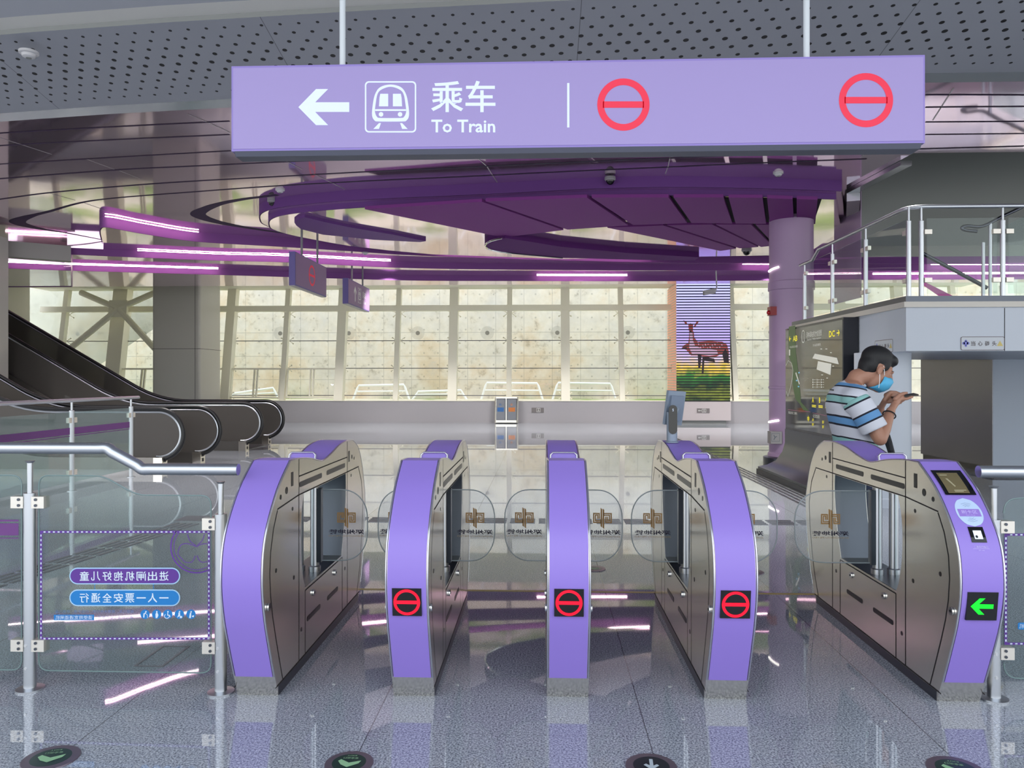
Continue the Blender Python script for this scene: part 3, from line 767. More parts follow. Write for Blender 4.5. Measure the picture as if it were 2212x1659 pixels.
def logo(mb, fn, cx, cz, s):
    def f(x, y): return fn(cx + x * s, cz + y * s)
    mb.shape([[(-.10, .52), (-.01, .44), (-.01, -.52), (-.10, -.46)]], f)
    mb.shape([[(.01, .48), (.095, .40), (.095, -.6), (.01, -.53)]], f)
    mb.stroke([(-.06, -.26), (-.46, -.26), (-.46, .21), (-.17, .21), (-.17, -.06)], .068, f)
    mb.stroke([(-.06, -.17), (-.37, -.17), (-.37, .13), (-.25, .13), (-.25, -.06)], .06, f)
    mb.stroke([(.06, .21), (.46, .21), (.46, -.26), (.18, -.26), (.18, .05)], .068, f)
    mb.stroke([(.06, .12), (.37, .12), (.37, -.17), (.265, -.17), (.265, .05)], .06, f)

def flap_outline(x0, x1, z0, z1, n=10):
    s = 1 if x1 > x0 else -1; L = abs(x1 - x0); rx = min(.17, L * .55); rz = (z1 - z0) * .42
    pts = [(x0, z1)]
    for k in range(n + 1):
        a = pi / 2 * (1 - k / n); pts.append((x1 - s * rx + s * rx * cos(a) ** .9, z1 - rz + rz * sin(a) ** .9))
    for k in range(n + 1):
        a = pi / 2 * k / n; pts.append((x1 - s * rx + s * rx * cos(a) ** .9, z0 + rz - rz * sin(a) ** .9))
    pts.append((x0, z0))
    return pts

def make_gate(cx, cy, label, left, right, mark):
    g = thing('ticket_gate', (cx, cy, 0), label, 'ticket gate', 'ticket gates in a row')
    h = GW / 2
    body = MB().holed(PROFILE, HOLE, lambda y, z: (cx - h, cy + y, z), lambda y, z: (cx + h, cy + y, z))
    body.build('body', steel, g, smooth=True, angle=50)
    hc_ = (sum(p[0] for p in HOLE) / len(HOLE), sum(p[1] for p in HOLE) / len(HOLE))
    lin_ = [(hc_[0] + (p[0] - hc_[0]) * .995, hc_[1] + (p[1] - hc_[1]) * .995) for p in HOLE]; nl = len(lin_)
    MB().add([(cx - h + .003, cy + y, z) for y, z in lin_] + [(cx + h - .003, cy + y, z) for y, z in lin_], [(i, (i + 1) % nl, nl + (i + 1) % nl, nl + i) for i in range(nl)]).build('opening_reflection_skin', dark_steel, g, smooth=True, angle=50)  # added dark skin stands for the dim reflection in the opening's steel
    # purple strip that runs over front, top and rear
    pp = [p for p in PROFILE if not (p[1] < .108)]
    pp = [(front_y(.108), .108)] + [p for p in PROFILE if p[1] > .112] + [(rear_y(.108), .108)]
    nrm = []
    for i in range(len(pp)):
        a, b = Vector(pp[max(i - 1, 0)]), Vector(pp[min(i + 1, len(pp) - 1)]); t = (b - a).normalized(); nrm.append(Vector((-t.y, t.x)))
    mb = MB(); k = len(pp); hw = h - .010
    for o_, xx in ((.004, -hw), (.004, hw), (-.01, -hw), (-.01, hw)):
        mb.v += [Vector((cx + xx, cy + p[0] + n.x * o_, p[1] + n.y * o_)) for p, n in zip(pp, nrm)]
    mb.f += [(i, i + 1, k + i + 1, k + i) for i in range(k - 1)] + [(i + 1, i, 2 * k + i, 2 * k + i + 1) for i in range(k - 1)] + [(k + i, k + i + 1, 3 * k + i + 1, 3 * k + i) for i in range(k - 1)]
    mb.f += [(0, k, 3 * k, 2 * k), (k - 1, 2 * k - 1, 4 * k - 1, 3 * k - 1)]
    mb.build('purple_cover', gate_purple, g, smooth=True, angle=25)
    # bright edge trims
    for s in (-1, 1):
        e = [(cx + s * (h - .003), cy + p[0] + n.x * .002, p[1] + n.y * .002) for p, n in zip(pp, nrm)]
        MB().tube(e, .0045, 6).build('edge_trim', gate_edge, g, smooth=True)
    # joints, slots, sensors and locks of both side panels
    jm, sm, km, dm, lm = MB(), MB(), MB(), MB(), MB()
    for s in (-1, 1):
        xs = cx + s * (h + .0012)
        f = lambda y, z, xs=xs: (xs, cy + y, z)
        wj = .006
        ring = [(front_y(z) + .085, z) for z in (.05, .12, .2, .3, .4, .5, .6, .7, .8)] + [(-.80, .88)]
        jm.stroke(ring, wj, f); jm.stroke([(-.80, .885), (-.48, .905), (.50, .905), (.80, .905)], wj, f)
        jm.stroke([(rear_y(z) - .07, z) for z in (.05, .2, .35, .5, .65, .8)] + [(.80, .90)], wj, f)
        jm.stroke([(-.48, 1.088), (-.48, .05)], wj, f); jm.stroke([(.50, 1.098), (.50, .05)], wj, f)
        jm.stroke([(-.48, 1.0), (.50, 1.0)], wj, f)
        jm.stroke([(-.375, .385), (-.375, .05)], wj, f); jm.stroke([(.375, .385), (.375, .05)], wj, f)
        jm.stroke([(-.375, .385), (.375, .385)], wj, f); jm.stroke([(-.83, .05), (.82, .05)], wj, f)
        for (a, b, z) in ((-.47, -.07, .955), (.03, .44, .955)): MB().shape([rrect(a, b, z - .014, z + .014, .012)], f).build('slot', black, g)
        for (a, b, z) in ((.04, .27, .222), (-.345, -.10, .222)): MB().shape([rrect(a, b, z - .013, z + .013, .012)], f).build('slot', black, g)
        for y in (-.585, .545): MB().shape([rect(y - .016, y + .016, .965, 1.035)], f).build('slot', black, g)
        for (y, z, r) in ((-.67, .955, .018), (-.755, .935, .012), (.62, .99, .014), (.68, .975, .010), (-.58, .85, .010), (.60, .87, .010), (-.82, .60, .011), (-.56, .50, .011), (-.44, .20, .011), (.44, .30, .011)):
            dm.shape([circle(y, z, r, 14)], f)
        for (y, z) in ((.20, .335), (-.235, .335), (-.925, .46)):
            lk = MB().cyl((xs, cy + y, z), (xs + s * .008, cy + y, z), .018, 16).build('lock', chrome, g, smooth=True); MB().cyl((xs + s * .008, cy + y, z), (xs + s * .0095, cy + y, z), .006, 10).build('keyhole', black, lk)
    jm.build('panel_joint', seam_dark, g); dm.build('sensor', black, g)
    # kick plate at the foot
    MB().box(cx - h - .001, cx + h + .001, cy - .787, cy + .787, 0, .045).build('plinth', dark_steel, g)
    # flap posts and flaps in the opening
    for s, ext in ((-1, left), (1, right)):
        px = cx + s * .045; py = cy - .03
        po = MB().lathe((px, py, .40), [(.034, 0), (.034, .03), (.025, .035), (.025, .5)], 24).build('flap_post', rail_steel, g, smooth=True)
        if not ext: continue
        MB().box(px - .012 + s * .03, px + .012 + s * .03, py - .022, py + .022, .455, .875).build('flap_clamp', dark_steel, g)
        x0, x1 = cx + s * .07, cx + s * ext
        ol = flap_outline(x0, x1, .462, .868)
        fl = MB().prism(ol, lambda x, z: (x, py - .005, z), lambda x, z: (x, py + .005, z)).build('flap', flap_glass, g)
        MB().tube([(x, py, z) for x, z in ol], .0035, 6).build('flap_edge', mat('glass_edge', (150, 158, 160), .2), fl, smooth=True)
        fl_f = lambda x, z: Vector((x, py - .0062, z))
        lx = cx + s * (ext * .5 + .055)
        m1 = MB(); logo(m1, fl_f, lx, .712, .108); m1.build('emblem', brown_gold, fl)
        m2 = MB().text('郑州地铁', fl_f, lx, .628, h=.027, wd=.205, mirror=True, bold=.022); m2.build('lettering', navy, fl)
        m3 = MB().text('ZHENGZHOU METRO', fl_f, lx, .604, h=.0095, wd=.205, mirror=True); m3.build('small_lettering', gold_pale, fl)
    # raised card rest across the saddle
    zz = 1.045
    MB().tube([(cx - .075, cy - .13, 1.04), (cx - .075, cy - .115, 1.075), (cx - .06, cy - .11, 1.088), (cx + .06, cy - .11, 1.088), (cx + .075, cy - .115, 1.075), (cx + .075, cy - .13, 1.04)], .005, 8).build('card_rest', gate_edge, g, smooth=True)
    MB().prism([(-.07, 1.04), (-.07, 1.07), (-.058, 1.084), (.058, 1.084), (.07, 1.07), (.07, 1.04)], lambda x, z: (cx + x, cy - .12 + (z - 1.04) * .3, z), lambda x, z: (cx + x, cy - .06, z)).build('card_rest_plate', gate_purple, g)
    # signal display on the front
    zc = .50
    yc = cy + front_y(zc) - .004
    f = lambda x, z: Vector((cx + x, cy + front_y(zc) - .0105 + (z - zc) * -.13, z))
    d = MB().prism(rect(-.066, .066, zc - .064, zc + .064), lambda x, z: f(x, z) + Vector((0, .0015, 0)), lambda x, z: f(x, z) + Vector((0, .012, 0))).build('signal_display', black_gloss, g)
    mb = MB()
    if mark == 'stop':
        no_entry(mb, f, 0, zc, .060, .0125, .016); mb.build('stop_mark', led_red, d)
    else:
        mb.shape([arrow_left(-.002, zc, .098, .074, .020)], f); mb.build('arrow_mark', led_green, d)
    return g

GX = [(-1.350, 4.386), (-.608, 4.408), (.118, 4.427), (.855, 4.431), (1.933, 4.446)]
make_gate(*GX[0], 'purple and steel ticket gate beside the left glass barrier, no display lit', 0, .350, 'none0')
make_gate(*GX[1], 'ticket gate with red no-entry light, second from the left barrier', .335, .335, 'stop')
make_gate(*GX[2], 'ticket gate with red no-entry light, seen straight on in the middle', .335, .335, 'stop')
make_gate(*GX[3], 'ticket gate with red no-entry light carrying the tablet terminal', .350, .470, 'stop')
g5 = make_gate(*GX[4], 'ticket gate with green arrow light and card reader by the right post', .505, 0, 'arrow')
# the leftmost gate shows no display in the photograph
for o in list(bpy.data.objects):
    if o.name.startswith('signal_display') and o.parent and o.parent.name == 'ticket_gate':
        for c in list(o.children): bpy.data.objects.remove(c)
        bpy.data.objects.remove(o)
# screen, card spot, scanner and lettering on the sloping front of the last gate
gx, gy = GX[4]
def slope(off):
    return lambda x, z: Vector((gx + x, gy + front_y(z) - .0045 - off, z))
def strips(mb, x0, x1, z0, z1, fn, n=8):
    for k in range(n):
        a, b = z0 + (z1 - z0) * k / n, z0 + (z1 - z0) * (k + 1) / n
        mb.poly([fn(x0, a), fn(x1, a), fn(x1, b), fn(x0, b)])
    return mb
sc_ = strips(MB(), -.068, .072, .965, 1.062, slope(.009)).build('reader_screen', black_gloss, g5)
strips(MB(), -.052, .045, .972, 1.052, slope(.0125)).build('screen_image', mat('dim_screen', (104, 94, 66), .3, emit=.12), sc_)
mb = MB()
for (x0, x1, z) in ((-.045, -.01, 1.043), (-.02, .035, .984), (-.02, .02, .979)): strips(mb, x0, x1, z - .0018, z + .0018, slope(.014), 1)
mb.shape([[(-.028, 1.03), (-.018, 1.03), (-.002, 1.0), (-.008, .997)]], slope(.014))
mb.build('screen_lettering', mat('dim_screen_text', (150, 144, 116), .4, emit=.2), sc_)
cs = MB()
for k in range(14):
    z0, z1 = .895 - .056 + .112 * k / 14, .895 - .056 + .112 * (k + 1) / 14
    w0, w1 = .058 * sqrt(max(0, 1 - ((z0 - .895) / .056) ** 2)), .058 * sqrt(max(0, 1 - ((z1 - .895) / .056) ** 2))
    fn = slope(.002); cs.poly([fn(-w0 + .004, z0), fn(w0 + .004, z0), fn(w1 + .004, z1), fn(-w1 + .004, z1)])
cs = cs.build('card_spot', mat('card_spot', (188, 208, 236), .45), g5)
pl = strips(MB(), -.044, .052, .879, .908, slope(.003), 3).build('card_plate', mat('card_plate', (150, 122, 206), .45), cs)
MB().text('刷卡区', slope(.0042), .004, .897, h=.014, wd=.07).build('lettering', mat('pale_violet', (206, 192, 240), .5), pl)
MB().text('Card Area', slope(.0042), .004, .8845, h=.0045, wd=.04).build('small_lettering', mat('pale_violet', (206, 192, 240), .5), pl)
aw = MB()
for sg in (-1, 1):
    for (hw, dz) in ((.022, .032), (.016, .026), (.010, .021)):
        aw.stroke([(.004 - hw, .895 + sg * dz), (.004, .895 + sg * (dz + .005)), (.004 + hw, .895 + sg * dz)], .0018, slope(.003))
aw.build('wave_mark', mat('wave_grey', (150, 168, 200), .5), cs)
qs = strips(MB(), -.030, .036, .776, .838, slope(.003), 3).build('code_scanner', black_gloss, g5)
strips(MB(), -.014, .022, .790, .824, slope(.0045), 2).build('scanner_window', mat('scanner_light', (214, 226, 240), .3, emit=.35), qs)
MB().shape([circle(-.004, .800, .0055, 14)], slope(.0058)).build('scanner_lens', black, qs)
mb = MB().text('二维码扫描口', slope(.003), .004, .758, h=.010, wd=.06); mb.text('QR code', slope(.003), .004, .744, h=.005, wd=.026)
mb.stroke([(-.032, .7505), (.040, .7505)], .0012, slope(.003)); mb.build('lettering', mat('pale_violet', (206, 192, 240), .5), g5)

# ================================================================== tablet terminal on the fourth gate
tx, ty, tz = GX[3][0] - .045, GX[3][1] + .42, 1.1035
t = thing('tablet_terminal', (tx, ty, tz), 'grey tablet on a short post standing on the fourth gate', 'tablet terminal')
tb = mat('terminal_grey', (136, 148, 164), .4, .3)
MB().lathe((tx, ty, tz), [(.042, 0), (.042, .006), (.033, .010), (.033, .19)], 24).build('post', tb, t, smooth=True)
MB().prism(rrect(-.026, .026, .055, .235, .025), lambda x, z: (tx + x, ty - .040, tz + z), lambda x, z: (tx + x, ty - .02, tz + z)).build('post_panel', black_gloss, t)
MB().text('S', frame((tx, ty - .0405, tz), (1, 0, 0), (0, 0, 1)), 0, .205, h=.016).build('symbol', letter_white, t)
cc = Vector((tx + .022, ty + .045, tz + .215)); ax = Vector((.058, .024, -.004)); az = Vector((.012, -.012, .107)); an = -ax.cross(az).normalized()
MB().obox(cc, ax, an * .012, az).build('tablet', tb, t)
MB().obox(cc - an * .018, ax * .74, an * .012, az * .74).build('tablet_back', mat('terminal_back', (120, 132, 150), .45, .2), t)
MB().obox(cc + an * .0135, ax * .92, an * .001, az * .94).build('screen', black_gloss, t)
MB().tube([(tx, ty, tz + .17), (tx + .02, ty + .01, tz + .2), cc - an * .02], .022, 10).build('hinge', tb, t, smooth=True)

# ================================================================== large hanging sign
SY = 5.0
sx0, sx1 = PY(500, 200, SY)[0], PY(1998, 200, SY)[0]; sz0, sz1 = 3.005, 3.567
t = thing('hanging_sign', ((sx0 + sx1) / 2, SY + .07, sz1), 'long lilac sign hung above the gates reading To Train', 'sign')
MB().box(sx0, sx1, SY, SY + .15, sz0, sz1).build('sign_box', sign_frame, t)
MB().box(sx0 + .012, sx1 - .012, SY - .004, SY, sz0 + .014, sz1 - .014).build('sign_face', sign_purple, t)
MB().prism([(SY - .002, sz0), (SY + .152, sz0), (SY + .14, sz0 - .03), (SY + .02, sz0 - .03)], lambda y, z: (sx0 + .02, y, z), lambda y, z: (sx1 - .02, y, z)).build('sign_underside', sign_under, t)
for u in (740, 1742):
    x = PY(u, 60, SY + .07)[0]
    MB().cyl((x, SY + .07, sz1), (x, SY + .07, 5.3), .02, 16).build('hanger_pole', white_paint, t, smooth=True)
def sf(u, v):
    p = PY(u, v, SY); return Vector((p.x, SY - .0055, p.z))
PXM = SY / F
mb = MB(); mb.shape([arrow_left(700, 0, 110, 78, 21)], lambda x, y: sf(x, 232 - y)); mb.build('arrow_mark', letter_white, t)
mb = MB(); train_icon(mb, lambda x, y: sf(x, -y), 844, -231.5, 111); mb.build('train_pictogram', letter_white, t)
mb = MB(); mb.text('乘车', lambda x, y: sf(x, -y), 1001, -209, h=68, wd=139, bold=.012); mb.text('To Train', lambda x, y: sf(x, -y), 1001, -273, h=28, wd=138, bold=.02); mb.build('lettering', letter_white, t)
mb = MB(); mb.shape([rect(1225, 1230, -276, -180)], lambda x, y: sf(x, -y)); mb.build('divider_bar', letter_white, t)
for cx, cy, r in ((1346.5, 226.5, 56.5), (1870, 217, 58.5)):
    mb = MB(); no_entry(mb, lambda x, y: sf(x, -y), cx, -cy, r, 14.5, 14); mb.build('no_entry_mark', red_mark, t)

# two small signs hung further back, facing sideways
def small_sign(un, vt, vb, uf, y0, lab, kind, uw):
    a = PY(un, vt, y0); z1 = a.z; z0 = PY(un, vb, y0).z
    X = a.x; y1 = PX(uf, 600, X).y; xl = PY(uw, vt, y0).x
    t = thing('hanging_sign', ((X + xl) / 2, (y0 + y1) / 2, z1), lab, 'sign', 'small signs hung beyond the gates')
    MB().box(xl, X, y0, y1, z0, z1).build('sign_box', mat('small_sign_end', (98, 84, 150), .45), t)
    MB().box(X, X + .004, y0 + .02, y1 - .02, z0 + .02, z1 - .02).build('sign_face', mat('small_sign_face', (142, 112, 150), .5), t)
    MB().box(xl + .01, X - .01, y0 + .01, y1 - .01, z0 - .012, z0).build('sign_underside', warm_panel, t)
    for k in (.28, .78):
        yy = y0 + (y1 - y0) * k; MB().cyl(((X + xl) / 2, yy, z1), ((X + xl) / 2, yy, 4.62 if yy < 16 else 4.45), .022, 12).build('hanger_pole', mat('pole_grey', (132, 130, 136), .4), t, smooth=True)
    h = z1 - z0; L = y1 - y0; zc = (z0 + z1) / 2
    fn = lambda y, z: Vector((X + .0055, y0 + y * L, zc + z * h)); asp = h / L
    if kind == 'stop':
        mb = MB(); no_entry(mb, lambda x, y: fn(.5 + x * asp, y), 0, 0, .33, .07, .07); mb.build('no_entry_mark', red_mark, t)
    else:
        pm = mat('small_sign_white', (222, 222, 218), .5)
        mb = MB(); mb.shape([[(y, -x) for x, y in arrow_left(0, 0, .62, .4, .11)]], lambda x, y: fn(.3 + x * asp, y)); mb.build('arrow_mark', pm, t)
        mb = MB(); train_icon(mb, lambda x, y: fn(.50 + x * asp, y), 0, 0, .62); mb.build('train_pictogram', pm, t)
        mb = MB(); mb.text('乘车', lambda x, y: fn(.72 + x * asp, y), 0, .1, h=.3, wd=.62); mb.text('To Train', lambda x, y: fn(.72 + x * asp, y), 0, -.2, h=.14, wd=.6); mb.build('lettering', pm, t)
small_sign(637.5, 543, 616, 705, 13.9, 'small purple hanging sign with a red no-entry ring, the nearer of two', 'stop', 624)
small_sign(752, 600.5, 655.5, 798, 18.0, 'small hanging sign with a white up arrow and train symbol', 'arrow', 740)

# ================================================================== glass barriers at both ends of the gates
def clamp(t, x, s, y, z):
    mb, sm = MB(), MB()
    mb.box(min(x, x + s * .062), max(x, x + s * .062), y - .022, y + .022, z - .028, z + .028)
    for dz in (-.014, .014): sm.cyl((x + s * .022, y - .0225, z + dz), (x + s * .022, y - .026, z + dz), .007, 10)
    c_ = mb.build('clamp', plate_grey, t); sm.build('screw', dark_steel, c_)
def barrier_post(t, x, y, ztop):
    MB().lathe((x, y, 0), [(.062, 0), (.062, .008), (.028, .012), (.028, ztop - .19)], 28).build('post', rail_steel, t, smooth=True)
    MB().lathe((x, y, ztop - .19), [(.013, 0), (.013, .145), (.022, .155)], 16).build('post_spigot', rail_steel, t, smooth=True)
    sm = MB()
    for z in (.22, .11): sm.cyl((x - .004, y - .027, z), (x - .004, y - .0305, z), .007, 10)
    sm.build('screw', chrome, t)
BY = 3.62
pa, pb = PY(65, 1200, BY).x, PY(477, 1200, BY).x
t = thing('glass_barrier', ((pa + pb) / 2, BY, 0), 'glass barrier with steel handrail and purple bordered sticker, left of the gates', 'barrier')
barrier_post(t, pa, BY, 1.14); barrier_post(t, pb, BY, 1.045)
zr1, zr0 = PY(100, 968, BY).z, PY(450, 1014, BY).z
hp = [(-3.6, BY, zr1), (PY(232, 968, BY).x, BY, zr1), (PY(308, 1014, BY).x, BY, zr0), (PY(515, 1014, BY).x, BY, zr0)]
hp2 = [hp[0]] + [tuple(p) for p in spline([Vector(hp[1]) + Vector((-.03, 0, 0)), hp[1], Vector(hp[1]) + Vector((.025, 0, -.018))], 3)] + [tuple(p) for p in spline([Vector(hp[2]) + Vector((-.025, 0, .018)), hp[2], Vector(hp[2]) + Vector((.03, 0, 0))], 3)] + [hp[3]]
MB().tube(hp2, .028, 20).build('handrail', rail_steel, t, smooth=True)
# glass panes
g0, g1 = PY(84, 1200, BY).x, PY(456, 1200, BY).x
zb, zt1, zt0 = PY(200, 1450, BY).z, PY(100, 1027, BY).z, PY(400, 1070, BY).z
xk1, xk0 = PY(222, 1027, BY).x, PY(296, 1070, BY).x
pane = rounded([(g0, zb), (g1, zb), (g1, zt0), (xk0, zt0), (xk1, zt1), (g0, zt1)], .05)
gp = MB().prism(pane, lambda x, z: (x, BY - .005, z), lambda x, z: (x, BY + .005, z)).build('glass_pane', barrier_glass, t)
MB().tube([(x, BY, z) for x, z in pane], .0035, 6, closed=True).build('pane_edge', mat('pane_edge', (120, 140, 140), .2), gp, smooth=True)
l1 = PY(47, 1200, BY).x
pane2 = rounded([(-3.6, zb), (l1, zb), (l1, zt1), (-3.6, zt1)], .05)
gp2 = MB().prism(pane2, lambda x, z: (x, BY - .005, z), lambda x, z: (x, BY + .005, z)).build('glass_pane', barrier_glass, t)
MB().tube([(x, BY, z) for x, z in pane2], .0035, 6).build('pane_edge', mat('pane_edge', (120, 140, 140), .2), gp2, smooth=True)
for v in (1084, 1392):
    z = PY(65, v, BY).z
    clamp(t, pa + .02, 1, BY, z); clamp(t, pa - .02, -1, BY, z)
for v in (1131, 1397): clamp(t, pb - .02, -1, BY, PY(477, v, BY).z)
def bf(u, v):
    p = PY(u, v, BY); return Vector((p.x, BY - .0062, p.z))
def bf2(u, v):
    p = PY(u, v, BY); return Vector((p.x, BY - .0070, p.z))
def bf3(u, v):
    p = PY(u, v, BY); return Vector((p.x, BY - .0078, p.z))
# printed sticker on the pane (seen from behind, so mirrored)
bd = MB(); bd.shape([rect(88, 455, 1146, 1381), rect(93, 450, 1151, 1376)], bf); bd.build('sticker_border', sticker_purple, gp)
ds = MB()
for k in range(36):
    u = 96 + k * 10.1
    for v in (1148.5, 1378.5): ds.shape([rect(u, u + 4.5, v - 1.2, v + 1.2)], bf2)
for k in range(23):
    v = 1154 + k * 10
    for u in (90.5, 452.5): ds.shape([rect(u - 1.2, u + 1.2, v, v + 4.5)], bf2)
ds.build('sticker_dash', sticker_white, gp)
def pill(u0, u1, v0, v1, m, txt, nm):
    r = (v1 - v0) / 2 - .01
    mb = MB(); mb.shape([rrect(u0 - 2.5, u1 + 2.5, v0 - 2.5, v1 + 2.5, r + 2.4, 10)], bf); o = mb.build(nm + '_outline', mat('pill_outline', (164, 200, 228), .5), gp)
    mb = MB(); mb.shape([rrect(u0, u1, v0, v1, r, 10)], bf2); mb.build(nm, m, gp)
    mb = MB(); n = len(txt); cw = (368 - 172) / n
    for k, ch in enumerate(txt):
        wd = 20 if ch != '一' else 20; hh = 20 if ch != '一' else 2.6
        mb.text(ch, lambda x, y: bf3(x, -y), 368 - cw * (k + .5) , -(v0 + v1) / 2, h=hh, wd=wd, mirror=True, bold=.01)
    mb.build('lettering', sticker_white, gp)
pill(154, 388, 1228, 1259, sticker_purple, '进出闸机抱好儿童', 'purple_pill')
pill(154, 388, 1275, 1306, sticker_blue, '一人一票安全通行', 'blue_pill')
mb = MB()
for u in (206, 333):
    for v in (1262.5, 1266.5, 1270.5): mb.shape([rect(u - 1.2, u + 1.2, v - 1, v + 1)], bf)
mb.build('link_dots', sticker_blue, gp)
ic, iw = MB(), MB()
for k, u in enumerate((315, 340, 364, 389, 414)):
    ic.shape([circle(u, 1326, 10.2, 24)], bf2)
    iw.shape([circle(u + (.5 if k else 2), 1320.5, 1.7, 12)], bf3)
    f = lambda x, y, u=u: bf3(u + x, 1326 + y)
    if k == 0: iw.stroke([(2, -3), (-2, -1), (-2.5, 7)], 2.6, f); iw.stroke([(1, -2), (5, 1), (5.5, 8)], 1.0, f)
    elif k == 1: iw.shape([[(-1, -3.5), (2, -3.5), (4, 2), (1.5, 8), (-2, 8), (-2.5, 0)]], f)
    elif k == 2: iw.stroke([(0, -3), (0, 2), (4, 2), (5, 6)], 1.8, f); iw.stroke([(-2 + 5 * cos(a), 4 + 4.6 * sin(a)) for a in [x * .35 for x in range(0, 13)]], 1.3, f)
    elif k == 3: iw.shape([[(-2, -3.5), (1.5, -3.5), (2, 3), (-5, 7.5), (-2, 1)]], f); iw.shape([rect(1, 6, 3.5, 8)], f)
    else: iw.shape([[(-2, -3.5), (1, -3.5), (0, 8), (-4, 8)]], f); iw.shape([[(2, 3), (7, 2), (6, 6), (3, 6)]], f)
ic.build('pictogram_disc', sticker_blue, gp); iw.build('pictogram', sticker_white, gp)
mb = MB(); sb = mat('sticker_text_blue', (88, 116, 156), .5)
mb.text('推婴儿车、携带大件行李、行动不便、怀抱儿童', lambda x, y: bf2(x, -y), 206, -1320, h=7, wd=170, mirror=True)
mb.text('携带免票儿童的乘客，', lambda x, y: bf2(x, -y), 250, -1333, h=7, wd=80, mirror=True)
mb.build('small_lettering', sb, gp)
mb = MB(); mb.shape([rect(118, 205, 1327, 1339)], bf); mb.build('notice_bar', sticker_blue, gp)
mb = MB(); mb.text('请使用宽通道闸机', lambda x, y: bf3(x, -y), 162, -1333, h=9, wd=80, mirror=True); mb.build('lettering', sticker_white, gp)
# round flower motif, cut by the border
mb = MB()
def arc(cx, cy, r, a0, a1, n=24): return [(cx + r * cos(radians(a0 + (a1 - a0) * k / n)), cy + r * sin(radians(a0 + (a1 - a0) * k / n))) for k in range(n + 1)]
mb.stroke(arc(426, 1181, 55.5, 64, 219), 3.0, bf2); mb.stroke(arc(426, 1181, 49, 60, 222), 1.6, bf2)
for pts in ([(425, 1180), (408, 1174), (395, 1175), (389, 1182), (386, 1196), (394, 1206), (403, 1214), (416, 1213), (423, 1200)],
            [(426, 1181), (436, 1175), (449, 1174)], [(427, 1199), (432, 1210), (440, 1214), (449, 1212)], [(425, 1178), (412, 1168), (406, 1153)], [(427, 1178), (438, 1167), (443, 1153)]):
    mb.stroke(spline(pts, 4), 1.7, bf2)
mb.build('flower_motif', sticker_purple, gp)
# purple band on the second pane
mb = MB(); mb.shape([rect(-40, 42, 1130, 1156)], bf); mb.shape([rect(-40, 42, 1122, 1126)], bf); mb.shape([rect(-40, 42, 1161, 1163)], bf); mb.build('purple_band', mat('band_purple', (104, 54, 120), .5), gp2)

# right barrier
px_ = PY(2147, 1200, 3.69).x; BR = 3.69
t = thing('glass_barrier', (px_ + .3, BR, 0), 'glass barrier with steel post right of the green arrow gate', 'barrier')
barrier_post(t, px_, BR, PY(2147, 1034, BR).z)
zr = PY(2180, 1019, BR).z
MB().tube([(PY(2113, 1019, BR).x, BR, zr), (3.2, BR, zr)], .028, 20).build('handrail', rail_steel, t, smooth=True)
r0 = PY(2168, 1200, BR).x; zt_, zb_ = PY(2168, 1076, BR).z, PY(2168, 1465, BR).z
pane3 = rounded([(r0, zb_), (3.2, zb_), (3.2, zt_), (r0, zt_)], .07)
gp3 = MB().prism(pane3, lambda x, z: (x, BR - .005, z), lambda x, z: (x, BR + .005, z)).build('glass_pane', barrier_glass, t)
MB().tube([(x, BR, z) for x, z in pane3], .0035, 6).build('pane_edge', mat('pane_edge', (120, 140, 140), .2), gp3, smooth=True)
for v in (1137, 1409): clamp(t, px_ + .02, 1, BR, PY(2147, v, BR).z)
def rf(u, v, d=.0062):
    p = PY(u, v, BR); return Vector((p.x, BR - d, p.z))
mb = MB()
for q in (rect(2168, 2174, 1152, 1392), rect(2174, 2400, 1152, 1157), rect(2174, 2400, 1387, 1392)): mb.shape([q], rf)
mb.build('sticker_border', sticker_purple, gp3)
mb = MB()
for k in range(23): mb.shape([rect(2169.4, 2172.6, 1160 + k * 10, 1165 + k * 10)], lambda u, v: rf(u, v, .007))
for k in range(8):
    for v in (1154.5, 1389.5): mb.shape([rect(2180 + k * 11, 2185 + k * 11, v - 1.3, v + 1.3)], lambda u, v: rf(u, v, .007))
mb.build('sticker_dash', sticker_white, gp3)
mb = MB(); mb.shape([rrect(2197, 2400, 1344, 1359, 3)], rf); mb.build('notice_bar', sticker_blue, gp3)
mb = MB(); mb.text('机', lambda x, y: rf(x, -y, .007), 2205, -1351.5, h=10, wd=10, mirror=True); mb.build('lettering', sticker_white, gp3)

# ================================================================== glass railing in front of the escalators
RX = -6.3
t = thing('glass_railing', (RX, 10.5, 0), 'glass railing with a sloping purple band beside the first escalator', 'railing')
MB().tube([(RX, 5.5, 1.215), (RX, 11.75, 1.215)], .026, 14).build('handrail', rail_steel, t, smooth=True)
RPY = [PX(-95, 900, RX).y, PX(155, 900, RX).y, PX(283, 900, RX).y]
for y in RPY:
    MB().lathe((RX, y, 0), [(.06, 0), (.06, .01), (.032, .012), (.032, 1.08), (.014, 1.085), (.014, 1.2)], 18).build('post', rail_steel, t, smooth=True)
    for z in (.25, .95): MB().box(RX - .02, RX + .02, y - .09, y + .09, z - .035, z + .035).build('clamp', plate_grey, t)
for a, b in ((5.5, RPY[0] - .05), (RPY[0] + .05, RPY[1] - .05), (RPY[1] + .05, RPY[2] - .05)):
    gp = MB().box(RX - .005, RX + .005, a, b, .12, 1.06).build('glass_pane', railing_glass, t)
    MB().box(RX + .0058, RX + .0062, a, b, .76, .85).build('purple_band', mat('band_purple', (104, 54, 120), .5), gp)
    MB().box(RX + .0058, RX + .0062, a, b, .735, .745).build('purple_line', mat('band_purple', (104, 54, 120), .5), gp)

